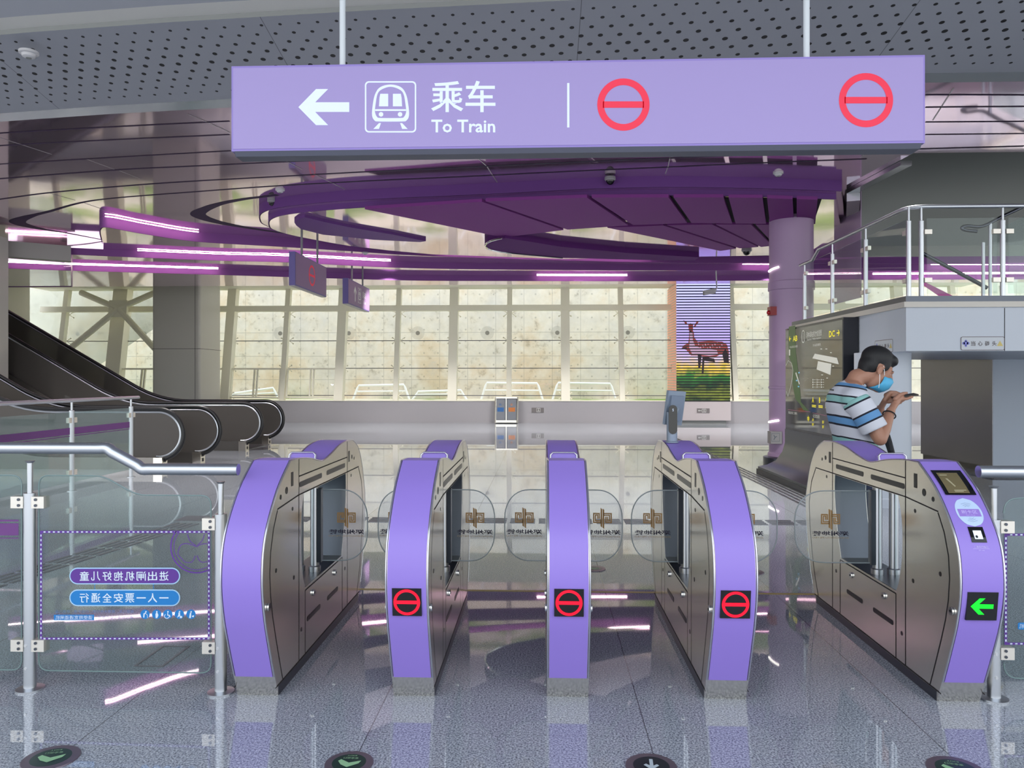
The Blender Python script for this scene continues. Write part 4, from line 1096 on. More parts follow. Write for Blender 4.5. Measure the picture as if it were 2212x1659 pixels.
# ================================================================== escalators
def escalator(ya, yb, xs, label, labs):
    t = thing('escalator', (-9, (ya + yb) / 2, 0), label, 'escalator', 'escalators going up to the left')
    r, zc, ang, R = .42, .58, radians(30), 2.6
    for y, xo in ((ya, xs[0]), (yb, xs[1])):
        xc = xo - r - .035
        path = [(xc + r * cos(radians(a)), zc + r * sin(radians(a))) for a in range(-96, 91, 6)]
        xf = -8.15
        path += [(xf, zc + r)]
        arcp = [(xf - R * sin(ang * k / 8), zc + r + R - R * cos(ang * k / 8)) for k in range(1, 9)]
        path += arcp
        xe, ze = path[-1]; path += [(-17.6, ze + (17.6 + xe) * math.tan(ang))]
        MB().tube([(x, y, z) for x, z in path], .036, 10).build('handrail', rubber, t, smooth=True)
        inner = [(x - .05 * cos(radians(a)), z - .05 * sin(radians(a))) for (x, z), a in zip(path[:32], range(-96, 91, 6))] + [(x, z - .05) for x, z in path[32:]]
        MB().tube([(x, y, z) for x, z in inner], .02, 8).build('handrail_track', rail_steel, t, smooth=True)
        dk = [(xc + .02, .17), (xf, .17)] + [(x, z - .83) for x, z in arcp] + [(-17.6, path[-1][1] - .83)]
        pan = inner[1:] + list(reversed(dk))
        MB().prism(pan, lambda x, z: (x, y - .01, z), lambda x, z: (x, y + .01, z)).build('balustrade', smoked_glass, t)
        dkt = [(x, z + .03) for x, z in dk]; low = [(xc - .02, 0.0), (xf - .6, 0.0)] + [(x, max(0, z - .9)) for x, z in dk[4:]]
        MB().prism(dkt + list(reversed(low)), lambda x, z: (x, y - .07, z), lambda x, z: (x, y + .07, z)).build('skirt', mat('escalator_steel', (128, 124, 120), .3, .8), t)
        nb = MB().box(xc - .05, xc + .10, y - .09, y + .09, 0, .2).build('newel_base', steel, t)
        cb = MB(); cb.box(xc + .1, xc + .105, y - .05, y + .05, .12, .18); cb.box(xc + .1, xc + .105, y - .03, y + .03, .03, .09); cb.build('button_plate', black, nb)
    # steps and comb plate
    st = MB(); st.box(-8.1, -6.25, ya + .07, yb - .07, 0, .012)
    x, z = -8.2, .0
    while x > -17.2:
        st.box(x - .4, x, ya + .07, yb - .07, max(z - .25, 0), z + .02); x -= .4; z += .231
    st.build('steps', mat('step_metal', (110, 110, 114), .4, .8), t)
    return t
escalator(12.55, 13.52, (-5.93, -5.72), 'escalator nearest the gates, its newels behind the glass railing', None)
escalator(15.9, 17.45, (-5.84, -5.92), 'farther escalator, in front of the square grey pillar', None)

# glass smoke curtain hung over the escalators
y = 18.0
a, b = PY(-40, 552, y), PY(155, 618, y)
t = thing('smoke_curtain', (b.x, y, b.z), 'frameless glass smoke curtain hung over the escalators', 'glass screen')
MB().box(a.x, b.x, y, y + .01, b.z, 4.4).build('glass_pane', clear_glass, t)
MB().box(a.x, b.x, y - .01, y + .02, b.z - .02, b.z + .005).build('edge_strip', mat('edge_violet', (112, 84, 122), .4), t)
MB().box(b.x - .012, b.x + .012, y - .01, y + .02, b.z - .02, 4.4).build('edge_strip', mat('edge_pale', (170, 160, 168), .4), t)

# ================================================================== video column
VY = 25.9
vx0, vx1 = PY(1461, 700, VY).x, PY(1577, 700, VY).x
vc = struct(MB().box(vx0 + .01, vx1 - .01, VY + .03, VY + 1.8, .74, 4.70).build('column_video', black), 'square column wrapped in a video screen')
t = thing('video_screen', ((vx0 + vx1) / 2, VY, .74), 'tall slatted video screen showing spotted deer on grass', 'video screen')
vm = mat('video_image', (190, 180, 250), .6)
def build_video():
    m = vm; ns, ln, b = nodes(m)
    tcn = N(m, 'ShaderNodeTexCoord'); sp = N(m, 'ShaderNodeSeparateXYZ'); ln.new(tcn.outputs['Object'], sp.inputs[0])
    n1 = N(m, 'ShaderNodeTexNoise'); n1.inputs['Scale'].default_value = 2.6; n1.inputs['Detail'].default_value = 3
    ln.new(tcn.outputs['Object'], n1.inputs['Vector'])
    zz = math_node(m, 'ADD', sp.outputs['Z'], math_node(m, 'MULTIPLY_ADD', n1.outputs[0], .8, -.4))
    zz = math_node(m, 'DIVIDE', zz, 4.0)
    c = ramp(m, zz, [(0.0, (24, 50, 20)), (.07, (110, 120, 40)), (.13, (14, 44, 24)), (.22, (40, 110, 40)), (.29, (214, 176, 70)), (.36, (190, 170, 190)), (.5, (170, 150, 235)), (1.0, (186, 190, 255))])
    b.inputs['Base Color'].default_value = (0.02, 0.02, 0.02, 1)
    ln.new(c, b.inputs['Emission Color']); b.inputs['Emission Strength'].default_value = 1.4
build_video()
img = MB().box(vx0, vx1, VY, VY + .02, .755, 4.70).build('image', vm, t)
dk_ = mat('deer_brown', (150, 70, 70), .6, emit=.5); dl_ = mat('deer_pale', (196, 160, 190), .6, emit=.6); dd_ = mat('deer_dark', (50, 30, 44), .6, emit=.3)
def vf(x, y, d=.002):
    p = PY(1425 + x / 5.182, 600 + y / 5.182, VY); return Vector((p.x, VY - d, p.z))
mb = MB()
mb.shape([[(262, 472), (300, 492), (312, 525), (290, 528)]], vf); mb.shape([[(442, 488), (410, 495), (378, 550), (400, 545)]], vf)
mb.shape([[(320, 520), (345, 508), (375, 525), (372, 600), (345, 615), (325, 590)]], vf)
mb.shape([[(330, 600), (380, 600), (388, 670), (425, 715), (560, 708), (700, 715), (755, 750), (775, 830), (770, 950), (745, 950), (735, 860), (690, 850), (640, 880), (560, 890), (480, 880), (430, 870), (350, 870), (300, 810), (248, 790), (262, 760), (320, 730), (328, 660)]], vf)
mb.build('deer', dk_, img)
mb = MB()
mb.shape([[(335, 610), (368, 610), (372, 700), (395, 760), (470, 790), (560, 800), (640, 810), (655, 860), (560, 875), (440, 860), (360, 850), (330, 780), (336, 700)]], lambda x, y: vf(x, y, .003))
for k in range(26):
    mb.shape([circle(430 + (k * 53) % 290, 728 + (k * 29) % 62, 6, 8)], lambda x, y: vf(x, y, .003))
mb.build('deer_pale_fur', dl_, img)
mb = MB()
mb.shape([[(425, 850), (470, 870), (455, 1010), (432, 1010)]], lambda x, y: vf(x, y, .0035)); mb.shape([[(478, 880), (610, 905), (620, 945), (500, 930), (492, 1070), (470, 1070)]], lambda x, y: vf(x, y, .0035))
mb.shape([[(700, 850), (735, 790), (770, 860), (775, 960), (720, 950)]], lambda x, y: vf(x, y, .0035)); mb.shape([circle(345, 603, 12, 12)], lambda x, y: vf(x, y, .0035)); mb.shape([[(245, 785), (300, 775), (310, 800), (255, 800)]], lambda x, y: vf(x, y, .0035))
mb.build('deer_legs', dd_, img)
sl = MB()
ns_ = 43
for k in range(ns_):
    z = .77 + (4.62 - .77) * k / (ns_ - 1); sl.box(vx0, vx1, VY - .03, VY - .008, z - .018, z + .018)
sl.build('slats', black, t)
side = mat('video_side', (180, 140, 124), .6)
def build_side():
    m = side; ns, ln, b = nodes(m)
    tcn = N(m, 'ShaderNodeTexCoord'); sp = N(m, 'ShaderNodeSeparateXYZ'); ln.new(tcn.outputs['Object'], sp.inputs[0])
    fr = math_node(m, 'FRACT', math_node(m, 'MULTIPLY', sp.outputs['Z'], 10.9))
    c = ramp(m, fr, [(0, (214, 150, 124)), (.55, (176, 152, 132))], 'CONSTANT')
    ln.new(c, b.inputs['Base Color']); ln.new(c, b.inputs['Emission Color']); b.inputs['Emission Strength'].default_value = .35
build_side()
MB().box(vx0 - .01, vx0, VY + .0, VY + 1.8, .755, 4.70).build('side_image', side, t)
struct(MB().box(vx0 - .02, vx1 + .02, VY - .03, 26.28, .12, .75).build('column_video_base', mat('base_panel', (182, 172, 174), .4)))
struct(MB().box(vx0 + .05, vx1 - .12, VY + .05, 26.28, 0, .12).build('column_video_plinth', grey_dark))
def exit_plate(p, wd, h, label, arrow):
    t = thing('exit_plate', p, label, 'sign plate')
    MB().box(p[0] - wd / 2, p[0] + wd / 2, p[1] - .015, p[1], p[2] - h / 2, p[2] + h / 2).build('plate', mat('plate_dark', (112, 106, 106), .4), t)
    f = frame((p[0], p[1] - .016, p[2]), (1, 0, 0), (0, 0, 1)); mb = MB()
    if arrow: mb.shape([arrow_left(-wd * .27, 0, wd * .26, h * .34, h * .1)], f)
    mb.shape([rect(-wd * .1, wd * .22, -h * .4, h * .4), rect(-wd * .075, wd * .195, -h * .33, h * .33)], f)
    mb.stroke([(wd * .05, h * .2), (wd * .06, -.0), (wd * .01, -h * .25)], h * .09, f); mb.stroke([(wd * .06, 0), (wd * .13, -h * .22)], h * .09, f); mb.shape([circle(wd * .07, h * .27, h * .07, 10)], f)
    mb.build('exit_mark', mat('plate_mark', (206, 206, 202), .5), t)
exit_plate(PY(1519, 887, VY - .031), .42, .15, 'grey exit plate with left arrow on the base of the video column', True)
exit_plate(PY(1161.5, 886, 26.299), .42, .17, 'small pale exit plate on the low wall beside the waste bin', False)
# suspended tube camera in front of the screen
ty_ = 19.9
a, b = PY(1520, 633, ty_), PY(1545, 628, ty_)
t = thing('tube_camera', (b.x, ty_, b.z), 'white tube camera hung in front of the video screen', 'camera')
MB().obox((a + b) / 2, (b - a) / 2, (0, .06, 0), (-.008, 0, .062)).build('housing', cctv_white, t)
MB().obox(a + Vector((-.006, 0, -.002)), (.006, 0, 0), (0, .045, 0), (0, 0, .05)).build('lens', black_gloss, t)
MB().tube([b, b + Vector((.04, 0, .06)), (b.x + .02, ty_, 4.26)], .018, 8).build('bracket', cctv_white, t, smooth=True)

# ================================================================== waste bin
by = 25.95
bx0, bx1 = PY(1068, 880, by).x, PY(1119, 880, by).x; bz = PY(1090, 857.5, by).z
t = thing('waste_bin', ((bx0 + bx1) / 2, by, 0), 'steel twin waste bin with blue and orange labels by the window wall', 'waste bin')
MB().box(bx0 + .02, bx1 - .02, by + .02, by + .33, .03, bz - .02).build('body', mat('bin_dark', (92, 92, 96), .3, .6), t)
mb = MB()
for x in (bx0 + .03, bx1 - .03): mb.tube([(x, by + .02, .02), (x + (.015 if x < 0 else -.015), by + .02, bz)], .035, 10)
mb.build('frame', steel, t, smooth=True)
MB().box(bx0 + .02, bx1 - .02, by - .01, by + .35, bz - .05, bz).build('lid', steel, t)
MB().box(bx0 + .04, bx1 - .04, by, by + .34, .03, .11).build('foot', steel, t)
xm = (bx0 + bx1) / 2
MB().box(xm - .015, xm + .015, by - .002, by + .03, .1, bz - .05).build('divider', steel, t)
for s, m, nm in ((-1, mat('bin_blue', (40, 92, 150), .4), 'blue label'), (1, mat('bin_orange', (182, 108, 52), .4), 'orange label')):
    cxx = xm + s * .19
    d = MB().box(cxx - .15, cxx + .15, by + .005, by + .02, .13, bz - .08).build('door', mat('bin_door', (112, 112, 118), .18, .7), t)
    l = MB().box(cxx - .11, cxx + .11, by + .001, by + .005, .40, .54).build('label_panel', m, d); l['label'] = nm
    mb = MB(); mb.shape([circle(cxx - .01, .64, .035, 16), circle(cxx - .01, .64, .02, 16)], lambda x, z: Vector((x, by + .004, z))); mb.build('symbol', m, d)

# ================================================================== station information board
IX = 3.80
iy0, iy1 = PX(1822, 685, IX).y, PX(1697, 705, IX).y
iz1 = PX(1822, 685, IX).z; izs = .80
t = thing('information_board', (IX + .1, (iy0 + iy1) / 2, 0), 'large black station map board with yellow exit letters, behind the man', 'information board')
MB().box(IX, IX + .185, iy0, iy1, .72, iz1).build('cabinet', mat('board_black', (26, 28, 36), .25), t)
scr = MB().box(IX - .006, IX, iy0 + .02, iy1 - .02, .76, iz1 - .03).build('screen', mat('board_screen', (34, 35, 34), .045, ior=2.3), t)
flare = [(IX + .185, 0), (IX + .185, .72), (IX + .02, .72), (IX + .02, .50), (IX - .02, .36), (IX - .12, .22), (IX - .26, .15), (IX - .40, .125), (IX - .40, .0)]
MB().prism(flare, lambda x, z: (x, iy0, z), lambda x, z: (x, iy1 + .1, z)).build('base', dark_steel, t, smooth=True)
MB().box(IX - .42, IX + .18, iy0 - .02, iy1 + .12, 0, .09).build('plinth', mat('board_black', (26, 28, 36), .25), t)
def ib(u, v, d=.0075): return PX(u, v, IX - d)
def ifr(u, v, d=.0085): return frame(ib(u, v, d), (0, -1, 0), (0, 0, 1))
mb = MB(); mb.shape([[(1704, 706), (1718, 703), (1719, 760), (1724, 800), (1729, 850), (1730, 868), (1748, 888), (1735, 886), (1727, 872), (1718, 862), (1712, 830), (1712, 790), (1704, 770), (1703, 740)]], ib)
mb.build('map_green', mat('map_green', (62, 92, 44), .4, emit=.08), scr)
mb = MB()
wl = mat('map_white', (206, 206, 196), .4, emit=.2)
mb.shape([[(1755, 774), (1760, 764), (1808, 773), (1812, 787)]], lambda u, v: ib(u, v, .009)); mb.shape([[(1767, 780), (1796, 786), (1794, 810), (1764, 798)]], lambda u, v: ib(u, v, .009))
mb.build('map_building', wl, scr); mb = MB()
mb.shape([[(1704, 755), (1707, 755), (1707, 768), (1704, 768)]], lambda u, v: ib(u, v, .009))
f = lambda u, v: ib(u, v, .009)
mb.stroke([(1698, 790), (1703, 779), (1710, 785), (1713, 800), (1711, 820), (1706, 845), (1702, 856), (1699, 845)], .8, f)
for k in range(3):
    for j in range(4): mb.shape([rect(1755 + k * 9, 1757.2 + k * 9, 819 + j * 5.2, 822 + j * 5.2)], f); mb.shape([rect(1758.5 + k * 9, 1762 + k * 9, 820 + j * 5.2, 821 + j * 5.2)], f)
for (u, v) in ((1772, 753), (1783, 753), (1793, 761), (1800, 780), (1798, 790), (1766, 790), (1774, 809), (1785, 816)): mb.shape([rect(u, u + 4, v, v + 1.5)], f)
mb.shape([[(1718, 806), (1720, 804), (1728, 829), (1726, 831)]], f)
mb.build('map_icons', wl, scr); mb = MB()
mb.text('洞林湖站综合信息图', ifr(1758, 721), 0, 0, h=.085, wd=.60)
mb.text('Station Information', ifr(1758, 731.5), 0, 0, h=.03, wd=.56)
mb.shape([circle(0, 0, .075, 24, .095), circle(0, 0, .06, 24, .08)], ifr(1735, 727)); mb.text('i', ifr(1735, 727), 0, 0, h=.09)
mb.text('车站周边地图', ifr(1714, 749), 0, 0, h=.035, wd=.36); mb.text('车站层面图', ifr(1764, 745), 0, 0, h=.035, wd=.30)
mb.text('周边信息二维码', ifr(1712, 892), 0, 0, h=.04, wd=.40); mb.text('公交信息', ifr(1763, 899), 0, 0, h=.05, wd=.26)
mb.build('lettering', wl, scr)
mb = MB()
mb.text('AB', ifr(1717.5, 731), 0, 0, h=.085, wd=.2, bold=.02); mb.shape([arrow_left(0, 0, .10, .075, .016)], ifr(1706.5, 732))
mb.text('DC', ifr(1797, 721), 0, 0, h=.085, wd=.2, bold=.02); mb.shape([[(-x, y) for x, y in arrow_left(0, 0, .10, .075, .016)]], ifr(1810.5, 719))
for u, ch in ((1756, 'A'), (1770.5, 'B'), (1785, 'C')):
    mb.text(ch, ifr(u, 864 + (u - 1756) * .03), 0, 0, h=.075, bold=.02)
    for k in range(2): mb.shape([rect(-.06, .10, -.006, .006)], ifr(u + 1, 875.5 + k * 3.2 + (u - 1756) * .08))
for (u, v) in ((1756, 907), (1756, 917), (1778, 912), (1778, 922)): mb.text('AF' if v < 910 else 'BF', ifr(u, v), 0, 0, h=.04, wd=.07)
logo(mb, ifr(1746, 904), 0, 0, .085)
mb.build('yellow_marks', yellow_text, scr)
mb = MB()
for (u, v) in ((1726, 805), (1721, 822), (1725, 835)): mb.shape([rect(-.035, .035, -.01, .01)], ifr(u, v))
mb.build('blue_marks', mat('map_blue', (120, 190, 220), .4, emit=.2), scr)
mb = MB(); mb.shape([rect(-.02, .02, -.004, .004)], ifr(1700, 712)); mb.stroke([(1702, 885), (1750, 890)], .7, f); mb.stroke([(1755, 892), (1790, 899)], .7, f); mb.build('pink_rule', mat('pink_rule', (190, 110, 140), .5), scr)

# ================================================================== warning plaques on the landing
def plaque(fn, wd, h, label, org):
    t = thing('warning_plaque', org, label, 'sign', 'mind your head plaques')
    MB().prism(rrect(-wd / 2, wd / 2, -h / 2, h / 2, .02), lambda x, z: fn(x, z, 0), lambda x, z: fn(x, z, .006)).build('plate', mat('plaque_face', (196, 200, 206), .4), t)
    f = lambda x, z: fn(x, z, .0072)
    mb = MB(); mb.shape([rrect(-wd / 2, wd / 2, -h / 2, h / 2, .02), rrect(-wd / 2 + .006, wd / 2 - .006, -h / 2 + .006, h / 2 - .006, .015)], f); mb.build('rim', mat('plaque_rim', (104, 90, 90), .5), t)
    mb = MB()
    for k, ch in enumerate('当心碰头'): mb.text(ch, f, (-.105 + .077 * k) * wd / .48, 0, h=.052, wd=.05, bold=.02)
    mb.build('lettering', mat('plaque_text', (96, 90, 92), .5), t)
    mb = MB(); mb.shape([[(.155 * wd / .48, -.028), (.222 * wd / .48, -.028), (.1885 * wd / .48, .03)]], f); w_ = mb.build('warning_triangle', mat('plaque_yellow', (206, 186, 110), .5), t)
    mb = MB(); mb.shape([circle(-.185 * wd / .48, 0.004, .026, 16)], f); mb.shape([circle(-.185 * wd / .48, -.026, .012, 12)], f); mb.shape([circle(-.21 * wd / .48, 0.002, .015, 12)], f); mb.shape([circle(-.16 * wd / .48, 0.002, .015, 12)], f); mb.shape([circle(-.185 * wd / .48, .03, .012, 12)], f)
    mb.build('blue_mark', mat('plaque_blue', (126, 130, 206), .5), t)
c1 = PY(2122, 742, LY)
plaque(lambda x, z, d: Vector((c1.x + x, LY - .001 - d, c1.z + z)), .47, .15, 'mind your head plaque on the front of the landing', c1)
c2 = PX(1910, 748, LX)
plaque(lambda x, z, d: Vector((LX - .001 - d, c2.y - x, c2.z + z)), .47, .15, 'mind your head plaque on the side of the landing, behind the man', c2)

# ================================================================== landing railing
t = thing('landing_railing', (LX + .05, LY + .05, LZ1 + .085), 'steel and glass railing on the edge of the landing', 'railing')
zf = LZ1 + .085; zh = PY(2050, 446, LY + .05).z
yx = [PX(u, 600, LX + .05).y for u in (1963, 1870, 1798, 1738)]
fp = [(PY(u, 600, LY + .05).x, LY + .05) for u in (1990, 2166)] + [(8.1, LY + .05), (9.9, LY + .05)]
def lpost(x, y, top):
    MB().lathe((x, y, zf), [(.026, 0), (.026, top - zf - .16), (.012, top - zf - .155), (.012, top - zf)], 14).build('post', rail_steel, t, smooth=True)
for y in yx[:3]: lpost(LX + .05, y, zh)
lpost(LX + .05, yx[3], zh - .12)
for x, y in fp: lpost(x, y, zh)
yk = PX(1768, 530, LX + .05).y
hr = [(13, LY + .05, zh), (LX + .22, LY + .05, zh)] + [(LX + .05 + .17 * (1 - sin(radians(a))), LY + .05 + .17 * (1 - cos(radians(a))), zh) for a in (30, 60, 90)]
hr += [(LX + .05, yk, zh), (LX + .05, yk + .25, zh - .12), (LX + .05, yx[3] + .2, zh - .12)]
MB().tube(hr, .024, 14).build('handrail', rail_steel, t, smooth=True)
def lpane(a, b, axis):
    if axis == 'y': g = MB().box(LX + .045, LX + .055, a, b, zf + .03, zh - .13)
    else: g = MB().box(a, b, LY + .045, LY + .055, zf + .03, zh - .13)
    g.build('glass_pane', clear_glass, t)
    for q, s in ((a, -1), (b, 1)):
        for z in (zf + .18, zh - .28):
            if axis == 'y': MB().box(LX + .03, LX + .07, min(q - s * .05, q + s * .03), max(q - s * .05, q + s * .03), z - .025, z + .025).build('clamp', plate_grey, t)
            else: MB().box(min(q - s * .05, q + s * .03), max(q - s * .05, q + s * .03), LY + .03, LY + .07, z - .025, z + .025).build('clamp', plate_grey, t)
for a, b in zip(yx[:-1], yx[1:]): lpane(a + .06, b - .06, 'y')
for (a, _), (b, _) in zip(fp[:-1], fp[1:]): lpane(a + .06, b - .06, 'x')
# railing of the stair that climbs behind the landing
SYR = 11.6
t = thing('stair_railing', (PY(2140, 600, SYR).x, SYR, LZ1), 'dark railing of the stair behind the landing, sloping up to the right', 'railing')
MB().tube([PY(u, v, SYR) for u, v in spline([(2110, 500), (2085, 497), (2078, 492), (2090, 488), (2122, 489), (2165, 468), (2212, 446), (2300, 404)], 4)], .026, 12).build('handrail', dark_steel, t, smooth=True)
MB().tube([PY(u, v, SYR + .3) for u, v in ((1990, 546), (2060, 583), (2132, 622))], .03, 12).build('lower_rail', dark_steel, t, smooth=True)
for u, vt in ((2139, 482), (2124, 524)):
    p = PY(u, vt, SYR); MB().cyl((p.x, SYR, LZ1), p, .024, 14).build('post', rail_steel, t, smooth=True)
MB().prism([(2145, 500), (2300, 425), (2300, 640), (2145, 640)], lambda u, v: PY(u, v, SYR), lambda u, v: PY(u, v, SYR + .01)).build('glass_pane', barrier_glass, t)
MB().prism([(1985, 610), (2000, 610), (2062, 641), (2030, 641)], lambda u, v: PY(u, v, SYR + .3), lambda u, v: PY(u, v, SYR + .31)).build('pink_band', mat('pink_band', (214, 110, 180), .5), t)

# ================================================================== ceiling devices
def dome(p, label, s=1.0):
    t = thing('dome_camera', p, label, 'camera', 'dome cameras on the ceiling'); p = Vector(p)
    MB().lathe((p.x, p.y, p.z - .06 * s), [(.07 * s, 0), (.085 * s, .02), (.08 * s, .06 * s + .0)], 24).build('housing', mat('camera_grey', (150, 146, 150), .4), t, smooth=True)
    MB().ell((p.x, p.y, p.z - .06 * s), (.062 * s, 0, 0), (0, .062 * s, 0), (0, 0, .062 * s)).build('lens_dome', black_gloss, t, smooth=True)
dome(PZ(588, 430, 4.6), 'dome camera at the left tip of the purple ceiling rim')
dome(PZ(1318, 382, 4.58), 'dome camera on the middle of the purple ceiling rim')
dome(PZ(1613, 536, 4.3), 'dome camera beside the top of the purple column', 1.3)
def detector(p, label, s=1.0):
    t = thing('smoke_detector', p, label, 'smoke detector', 'smoke detectors on the ceiling'); p = Vector(p)
    MB().lathe((p.x, p.y, p.z - .055 * s), [(.03 * s, 0), (.05 * s, .01 * s), (.055 * s, .03 * s), (.075 * s, .035 * s), (.075 * s, .055 * s)], 24).build('housing', cctv_white, t, smooth=True)
    MB().lathe((p.x, p.y, p.z - .06 * s), [(.022 * s, 0), (.022 * s, .006 * s)], 16).build('sensor_vent', grey_dark, t)
detector(PZ(605, 409, 4.6), 'smoke detector left of the purple rim, above the dome camera')
detector(PZ(1681, 373, 4.6), 'smoke detector on the mauve ceiling right of the rim')
detector(PZ(340, 564, 4.4), 'smoke detector between the pink light strips on the left')
detector(PZ(789, 545, 4.4), 'smoke detector behind the second small hanging sign')
detector(PZ(62, 111, 4.79), 'smoke detector on the perforated grey ceiling band', 1.2)
detector(PZ(62, 12, 5.05), 'round white detector in the ceiling recess, top left corner', 1.2)
p = PZ(50, 602, 4.72)
tag(MB().lathe((p.x, p.y, 4.698), [(.16, 0), (.18, .023)], 24).build('downlight', white_led, smooth=True), 'round white downlight in the cream soffit on the left', 'light')

# ================================================================== markers and tactile strips on the floor
def marker(u, v, r, rot, kind, label):
    p = PZ(u, v, 0)
    t = thing('floor_marker', p, label, 'floor marker', 'round markers set in the floor')
    MB().lathe((p.x, p.y, 0), [(r, 0), (r, .002), (r * .985, .005), (r * .70, .006)], 40).build('ring', mat('marker_ring', (112, 100, 112), .35, .5), t, smooth=True)
    MB().lathe((p.x, p.y, 0), [(r * .70, .0), (r * .70, .0065)], 40).build('disc', mat('marker_green', (10, 50, 44), .3) if kind else mat('marker_dark', (16, 30, 40), .3), t)
    cr, sr = cos(rot), sin(rot)
    f = lambda x, y: Vector((p.x + r * (x * cr - y * sr), p.y + r * (x * sr + y * cr), .0075))
    mb = MB()
    if kind:
        mb.shape([[(-.48, .08), (-.38, .22), (0, -.05), (.48, .14), (.42, -.1), (0, -.42), (-.3, -.22)]], f); mb.build('chevron', mat('marker_glow', (152, 196, 150), .5), t)
        mb = MB(); fr2 = lambda x, y: f(-x, -y)
        mb.text('安全出口', fr2, 0, -.33, h=.15, wd=.62); mb.text('EXIT', fr2, 0, -.54, h=.08, wd=.4); mb.build('lettering', mat('marker_glow', (152, 196, 150), .5), t)
    else:
        mb.shape([[(-.06, .48), (.08, .48), (.08, -.02), (.22, .1), (.3, .0), (0, -.36), (-.3, 0), (-.2, .1), (-.06, -.02)]], f); mb.build('arrow', mat('marker_white', (188, 200, 206), .5), t)
marker(110, 1639, .105, radians(14), 1, 'round green exit marker in the floor, bottom left corner')
marker(754, 1650, .094, 0, 1, 'round green exit marker in the floor in front of the first lane')
marker(1407, 1657, .100, radians(-4), 0, 'round dark marker with a white arrow in the floor')
marker(2066, 1664, .105, radians(-14), 1, 'round green exit marker in the floor, bottom right corner')
marker(1283, 1229, .092, 0, 1, 'round green exit marker in the floor beyond the middle gate')
marker(1624, 1236, .092, 0, 0, 'round marker in the floor beyond the wide lane')
tact = mat('tactile_steel', (92, 92, 98), .35, .6)
def tactile(a, b, label, n=4, dots=False):
    a, b = Vector((a[0], a[1], 0)), Vector((b[0], b[1], 0)); L = (b - a).length; t_ = (b - a) / L; nn = Vector((-t_.y, t_.x, 0)); mb = MB(); s = 0
    while s < L - .05:
        for k in range(n):
            o = nn * ((k - (n - 1) / 2) * .075); c = a + t_ * (s + .14) + o
            mb.obox(c + Vector((0, 0, .0025)), t_ * .13, nn * .017, (0, 0, .0025))
        s += .3
    tag(mb.build('tactile_strip', tact), label, 'tactile paving', 'tactile guide strips')
tactile((-3.35, 8.13), (3.0, 8.13), 'tactile guide strip crossing the floor beyond the gates')
tactile((-4.1, 4.9), (-3.68, 7.85), 'tactile guide strip on the left, leading away behind the glass barrier')
tactile((3.20, 8.4), (3.28, 19.5), 'tactile guide strip on the right, leading towards the video column')
tag(MB().box(-3.9, -3.45, 7.98, 8.28, 0, .003).build('tactile_plate', tact), 'tactile corner plate at the left end of the crossing strip', 'tactile paving')

hp_ = [PZ(u, v, 0) for u, v in ((287, 1440), (352, 1442), (404, 1396), (342, 1396))]
hx0, hx1 = PZ(287, 1441, 0).x, PZ(352, 1441, 0).x; hy0, hy1 = PZ(320, 1441, 0).y, PZ(370, 1396, 0).y
t = thing('floor_hatch', ((hx0 + hx1) / 2, (hy0 + hy1) / 2, 0), 'rectangular metal rimmed hatch in the floor behind the left glass barrier', 'floor hatch')
for q in ((hx0, hx1, hy0, hy0 + .012), (hx0, hx1, hy1 - .012, hy1), (hx0, hx0 + .012, hy0 + .012, hy1 - .012), (hx1 - .012, hx1, hy0 + .012, hy1 - .012)): MB().box(q[0], q[1], q[2], q[3], 0, .003).build('rim', dark_steel, t)

# ================================================================== the man with the phone
MY = 5.75
skin = mat('skin', (168, 122, 100), .5)
hair_m = mat('hair', (16, 15, 18), .6)
mask_m = mat('face_mask', (84, 176, 218), .6)
trous_m = mat('trousers', (52, 60, 82), .8)
root = PY(1850, 990, MY); root = Vector((root.x, MY, 0))
man = thing('person', root, 'man in a striped T-shirt and blue face mask looking down at a phone', 'person')
def remesh(o, vox, sm=6, fac=.5):
    r = o.modifiers.new('remesh', 'REMESH'); r.mode = 'VOXEL'; r.voxel_size = vox; r.use_smooth_shade = True
    s = o.modifiers.new('smooth', 'SMOOTH'); s.iterations = sm; s.factor = fac
    return o
def cap(mb, pts, rr, n=14):
    mb.tube(pts, rr, n)
    for p, r in zip(pts, rr): mb.ell(p, (r, 0, 0), (0, r, 0), (0, 0, r), 14, 10)
def P_(u, v, y): return PY(u, v, y)
K = 1.13
hc = P_(1894, 797, MY)                    # centre of the head between the ears
tl = radians(24)
hf, hu, hs = Vector((cos(tl), 0, -sin(tl))), Vector((sin(tl), 0, cos(tl))), Vector((0, -1, 0))
yaw_h = radians(8)
def H(x, y, z): return hc + (hf * x + hs * y + hu * z) * K
def he(mb, c, a, b, d): mb.ell(H(*c), hf * a * K, hs * b * K, hu * d * K, 22, 14)
sh_r, sh_l = P_(1852, 866, 5.54), P_(1842, 862, 5.96)
el_r, el_l = P_(1901, 948, 5.47), P_(1893, 930, 5.99)
wr_r, wr_l = P_(1924, 888, 5.60), P_(1901, 884, 5.86)
nb_ = P_(1838, 838, MY); chest = P_(1836, 885, MY); waist = P_(1846, 950, MY); pelv = P_(1856, 1000, MY)
body = MB()
he(body, (-.012, 0, .035), (.098, .078, .098)[0], .078, .098)
he(body, (.022, 0, -.055), .066, .060, .085)
he(body, (.05, 0, -.01), .052, .055, .07)
he(body, (.055, 0, -.115), .03, .032, .026)
cap(body, [H(.092, 0, .012), H(.112, 0, -.036)], [.010 * K, .015 * K])
he(body, (.078, .03, .012), .018, .026, .010); he(body, (.078, -.03, .012), .018, .026, .010)
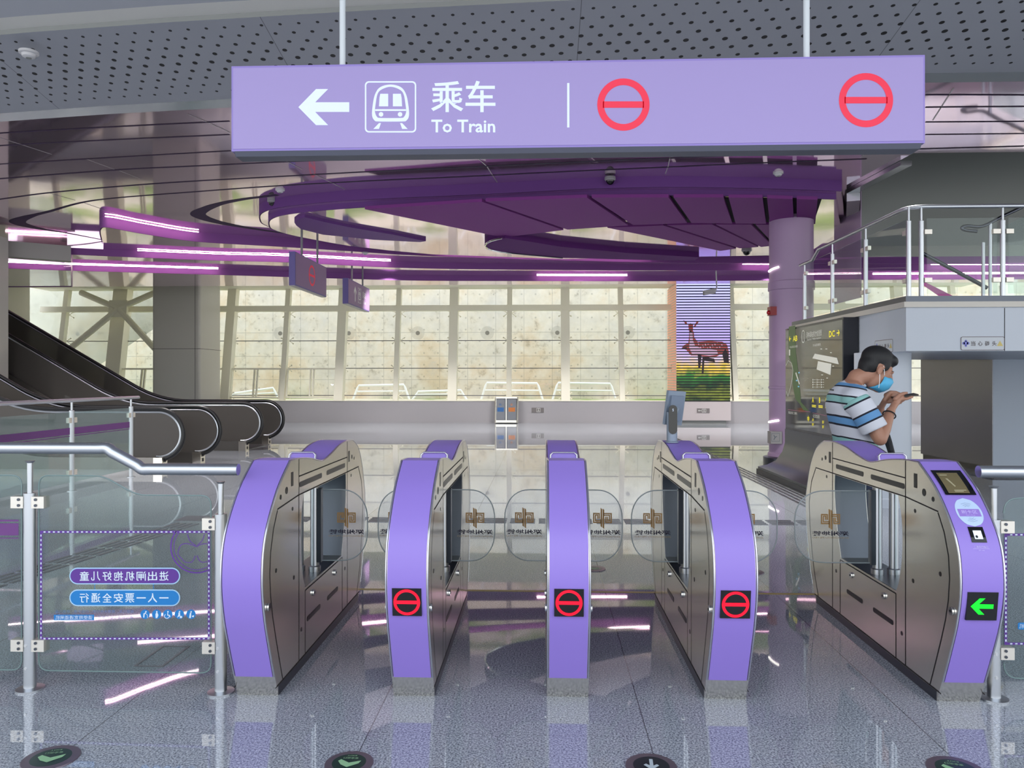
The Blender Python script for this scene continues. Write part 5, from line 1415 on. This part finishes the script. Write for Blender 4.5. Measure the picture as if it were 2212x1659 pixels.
for s in (1, -1):
    he(body, (-.008, .079 * s, -.012), .019, .009, .030)
    he(body, (.002, .083 * s, .010), .012, .010, .012)
    he(body, (-.006, .083 * s, -.038), .010, .008, .012)
cap(body, [H(-.028, 0, -.045), nb_ + Vector((.045, 0, .075)), nb_ + Vector((0, 0, -.02))], [.060 * K, .058 * K, .066 * K], 18)
# torso, pelvis and legs
body.ell(chest + Vector((0, 0, .03)), (.12, 0, 0), (0, .19, 0), (0, 0, .2)); body.ell(waist, (.115, 0, 0), (0, .165, 0), (0, 0, .22)); body.ell(pelv, (.12, 0, 0), (0, .17, 0), (0, 0, .15))
cap(body, [sh_r, chest + Vector((0, 0, .09)), sh_l], [.052, .09, .052])
for s, yy in ((-1, 5.66), (1, 5.85)):
    hip = Vector((pelv.x, yy, pelv.z - .05)); kn = Vector((pelv.x + .04, yy, .53)); an = Vector((pelv.x - .02, yy, .10))
    cap(body, [hip, kn, an], [.095, .062, .045])
# arms
cap(body, [sh_r, el_r], [.05, .048]); cap(body, [el_r, el_r.lerp(wr_r, .35), wr_r], [.047, .047, .032])
cap(body, [sh_l, el_l], [.05, .048]); cap(body, [el_l, el_l.lerp(wr_l, .35), wr_l], [.047, .047, .032])
# hands: palm, four fingers bent round the phone, thumb from the side of the palm
ph = P_(1954, 855.5, 5.68)                # middle of the phone
ph_l = Vector((.985, -.06, .16)).normalized(); ph_s = Vector((.06, .99, .09)); ph_s = (ph_s - ph_l * ph_s.dot(ph_l)).normalized(); ph_n = ph_l.cross(ph_s).normalized()
if ph_n.z < 0: ph_n = -ph_n
def hand(wr, palm, side, thumb_side, fingers, thumb):
    fw = (palm - wr).normalized()
    nrm = fw.cross(side).normalized()
    for k in (-1.2, -.4, .4, 1.2): cap(body, [wr + side * .012 * k, palm + side * .024 * k + fw * .022], [.021, .0175], 10)
    for pts in fingers: cap(body, pts, [.0125, .0115, .0105, .0095][:len(pts)], 10)
    cap(body, thumb, [.018, .0145, .0125, .0105][:len(thumb)], 10)
# right hand: palm under the near edge of the phone, fingers curl beneath and up the far side
pr_ = P_(1936, 868, 5.63)
sr_ = Vector((.75, .1, .62)).normalized()
fr_pts = []
for k, (o, l) in enumerate(((.040, .95), (.016, 1.05), (-.010, 1.0), (-.034, .8))):
    b0 = pr_ + sr_ * o + Vector((.026, .018, .006))
    fr_pts.append([b0, b0 + Vector((.030, .022, -.006)) * l, b0 + Vector((.036, .058, -.004)) * l, b0 + Vector((.022, .082, .016)) * l])
hand(wr_r, pr_, sr_, 1, fr_pts, [pr_ + Vector((-.012, -.012, .02)), pr_ + Vector((.018, -.012, .05)), pr_ + Vector((.05, .002, .060)), pr_ + Vector((.082, .018, .064))])
# pointing finger of the right hand along the phone's edge
cap(body, [pr_ + sr_ * .03 + Vector((.02, 0, 0)), pr_ + Vector((.075, .0, .022)), pr_ + Vector((.118, .012, .036))], [.0135, .012, .0105], 10)
# left hand: palm behind, fingers wrapped over the near hand, thumb on the screen
pl_ = P_(1914, 861, 5.77)
sl_ = Vector((.55, -.1, .83)).normalized()
fl_pts = []
for k, (o, l) in enumerate(((.036, .95), (.012, 1.05), (-.012, 1.0), (-.036, .8))):
    b0 = pl_ + sl_ * o + Vector((.024, -.012, .004))
    fl_pts.append([b0, b0 + Vector((.036, -.016, .002)) * l, b0 + Vector((.046, -.046, -.008)) * l, b0 + Vector((.030, -.066, -.018)) * l])
hand(wr_l, pl_, sl_, -1, fl_pts, [pl_ + Vector((.0, .0, .026)), pl_ + Vector((.03, -.012, .048)), pl_ + Vector((.062, -.022, .046)), pl_ + Vector((.086, -.03, .036))])
remesh(body.build('body', skin, man, smooth=True), .0062, 4)

# hair: crown, back of the head and a short fringe
hm = MB()
he(hm, (-.020, 0, .062), .108, .085, .086); he(hm, (-.052, 0, .012), .070, .079, .086); he(hm, (-.072, 0, -.035), .040, .060, .045)
he(hm, (.052, 0, .082), .052, .070, .042); cap(hm, [H(.075, -.04, .082), H(.098, 0, .078), H(.075, .04, .082)], [.015, .015, .015])
for s in (1, -1): he(hm, (.018, .068 * s, .028), .030, .012, .040)
remesh(hm.build('hair', hair_m, man, smooth=True), .007, 12)
# eyes, brows
for s in (1, -1):
    e = MB(); he(e, (.077, .033 * s, -.006), .008, .013, .005); e.build('eye', mat('eye_white', (220, 214, 206), .3), man, smooth=True)
    e = MB(); he(e, (.083, .033 * s, -.008), .003, .006, .004); e.build('iris', mat('iris_dark', (26, 18, 16), .2), man, smooth=True)
    e = MB(); cap(e, [H(.094, .016 * s, .016), H(.089, .036 * s, .019), H(.076, .052 * s, .014)], [.0045, .005, .0035], 8); e.build('eyebrow', hair_m, man, smooth=True)
# face mask with ear loops
mk = MB()
rows = [(-.022, .118, .040), (-.04, .128, .054), (-.065, .126, .066), (-.09, .118, .068), (-.118, .100, .052), (-.136, .074, .030)]
nc = 17; vs_, fs_ = [], []
for i, (z, fx, hw) in enumerate(rows):
    for k in range(nc):
        a = -pi / 2 + pi * k / (nc - 1)
        x = fx - (1 - cos(a)) * .088 + (.003 if i % 2 else 0); y = hw * sin(a) * 1.08
        vs_.append(H(x, y, z))
for i in range(len(rows) - 1):
    for k in range(nc - 1): fs_.append((i * nc + k, i * nc + k + 1, (i + 1) * nc + k + 1, (i + 1) * nc + k))
mk.add(vs_, fs_)
mo = mk.build('face_mask', mask_m, man, smooth=True, angle=70)
sd = mo.modifiers.new('thick', 'SOLIDIFY'); sd.thickness = .003
for s in (1, -1):
    for zz, ez in ((-.03, .018), (-.118, -.04)):
        MB().tube([H(.035, .066 * s, zz), H(.018, .079 * s, (zz + ez) / 2), H(-.004, .090 * s, ez)], .0028, 6).build('ear_loop', mat('mask_loop', (232, 232, 232), .6), mo, smooth=True)

# T-shirt: striped torso with two sleeves
sm_ = mat('striped_shirt', (206, 208, 216), .85)
slv = mat('striped_sleeve', (206, 208, 216), .85)
zpx = lambda v: EYE - (v - HY) * 5.6 / F
WHT, BLK, TEA, BLU = (206, 208, 218), (22, 24, 38), (140, 188, 184), (98, 148, 196)
def bands(m, src, lo, hi, stops):
    s = math_node(m, 'DIVIDE', math_node(m, 'SUBTRACT', src, lo), hi - lo)
    ns, ln, b = nodes(m)
    ln.new(ramp(m, s, [((p - lo) / (hi - lo), c) for p, c in stops], 'CONSTANT'), b.inputs['Base Color'])
def build_shirt():
    m = sm_; t = N(m, 'ShaderNodeTexCoord'); sp = N(m, 'ShaderNodeSeparateXYZ'); m.node_tree.links.new(t.outputs['Object'], sp.inputs[0])
    nz = N(m, 'ShaderNodeTexNoise'); nz.inputs['Scale'].default_value = 7; m.node_tree.links.new(t.outputs['Object'], nz.inputs['Vector'])
    # stripes drop a little towards the chest
    x0 = PY(1795, 900, MY).x - root.x
    z = math_node(m, 'ADD', sp.outputs['Z'], math_node(m, 'MULTIPLY', math_node(m, 'SUBTRACT', sp.outputs['X'], x0), .20))
    z = math_node(m, 'ADD', z, math_node(m, 'MULTIPLY_ADD', nz.outputs[0], .012, -.006))
    T = lambda v: zpx(v)
    stops = [(T(1010), BLK), (T(1006), BLU), (T(985), BLK), (T(981), WHT), (T(960), BLK), (T(956.5), TEA), (T(942), BLK), (T(938.5), WHT), (T(917), BLK), (T(913), BLU), (T(899.5), BLK), (T(896), WHT), (T(871), BLK), (T(867.5), TEA), (T(854.5), BLK), (T(851), WHT), (T(832.5), BLK), (T(829), BLU), (T(822), WHT)]
    bands(m, z, T(1012), T(800), [(T(1012), WHT)] + stops)
    m = slv; t = N(m, 'ShaderNodeTexCoord'); dt = N(m, 'ShaderNodeVectorMath', operation='DOT_PRODUCT')
    ax = (el_r - sh_r).normalized(); m.node_tree.links.new(t.outputs['Object'], dt.inputs[0]); dt.inputs[1].default_value = ax
    base = (sh_r - root).dot(ax)
    s = math_node(m, 'SUBTRACT', dt.outputs['Value'], base)
    bands(m, s, -.1, .35, [(-.1, WHT), (-.045, TEA), (.008, BLK), (.020, WHT), (.098, BLK), (.110, BLU), (.160, BLK), (.172, WHT), (.252, BLK)])
build_shirt()
st = MB()
spine = [(P_(1856, 1006, MY), .150, .200), (P_(1852, 985, MY), .150, .200), (P_(1846, 950, MY), .148, .200), (P_(1838, 915, MY), .152, .212), (P_(1833, 885, MY), .152, .222), (P_(1833, 862, MY), .138, .215), (P_(1836, 845, MY), .112, .165), (P_(1840, 831, MY), .088, .105)]
n = 28; vs_, fs_ = [], []
for (c, rx, ry) in spine:
    for k in range(n):
        a = 2 * pi * k / n; vs_.append(c + Vector((rx * cos(a), ry * sin(a), -.25 * rx * cos(a))))
for i in range(len(spine) - 1):
    for k in range(n): fs_.append((i * n + k, i * n + (k + 1) % n, (i + 1) * n + (k + 1) % n, (i + 1) * n + k))
fs_ += [tuple(reversed(range(n))), tuple((len(spine) - 1) * n + k for k in range(n))]
st.add(vs_, fs_)
cap(st, [sh_r + Vector((0, .03, .0)), chest + Vector((0, 0, .10)), sh_l + Vector((0, -.03, 0))], [.098, .125, .098])
so = remesh(st.build('shirt', sm_, man, smooth=True), .012, 5)
for (a, b, nm) in ((sh_r, el_r, 'r'), (sh_l, el_l, 'l')):
    d = (b - a); e = MB(); m1 = a + d * .78
    e.tube([a - d * .06, a + d * .08, a + d * .35, m1], [.080, .092, .092, .094], 20)
    e.ell(a + (chest - a) * .12 + Vector((0, 0, -.012)), (.094, 0, 0), (0, .094, 0), (0, 0, .092))
    remesh(e.build('sleeve', slv, so, smooth=True), .010, 3)
MB().obox(P_(1802.5, 842, 5.60) + Vector((-.03, -.03, 0)), (.012, -.008, -.002), (.001, .002, 0), (0, 0, .006)).build('shirt_label', black, so)
tr = MB()
for yy in (5.66, 5.85):
    hip = Vector((pelv.x, yy, pelv.z - .02)); kn = Vector((pelv.x + .04, yy, .53)); an = Vector((pelv.x - .02, yy, .09))
    cap(tr, [hip, kn, an], [.115, .082, .066])
tr.ell(pelv, (.135, 0, 0), (0, .185, 0), (0, 0, .16))
remesh(tr.build('trousers', trous_m, man, smooth=True), .014, 4)
for yy in (5.66, 5.85):
    s_ = MB(); s_.ell((pelv.x + .04, yy, .05), (.14, 0, 0), (0, .05, 0), (0, 0, .05)); s_.ell((pelv.x - .05, yy, .06), (.06, 0, 0), (0, .045, 0), (0, 0, .06))
    s_.box(pelv.x - .10, pelv.x + .17, yy - .046, yy + .046, 0, .022)
    s_.build('shoe', mat('shoe_white', (190, 190, 190), .6), man, smooth=True)
# wrist band and phone
bw = el_r.lerp(wr_r, .86); ax = (wr_r - el_r).normalized(); q1 = ax.orthogonal().normalized(); q2 = ax.cross(q1)
MB().tube([bw + (q1 * cos(2 * pi * k / 20) + q2 * sin(2 * pi * k / 20)) * .043 for k in range(20)], .0045, 8, closed=True).build('wrist_band', black, man, smooth=True)
pt = tag(MB().obox(ph, ph_l * .082, ph_s * .040, ph_n * .005).build('phone', mat('phone_edge', (60, 56, 50), .3, .6), loc=ph), 'dark smartphone held in the hands of the man', 'phone')
MB().obox(ph + ph_n * .0054, ph_l * .079, ph_s * .037, ph_n * .0006).build('screen', black_gloss, pt)
# black strap of a bag worn at the front
MB().tube([P_(1917, 940, 5.62), P_(1919, 955, 5.60), P_(1924, 972, 5.58), P_(1929, 990, 5.60)], [.018, .026, .024, .022], 10).build('bag_strap', mat('strap_black', (20, 22, 28), .7), man, smooth=True)
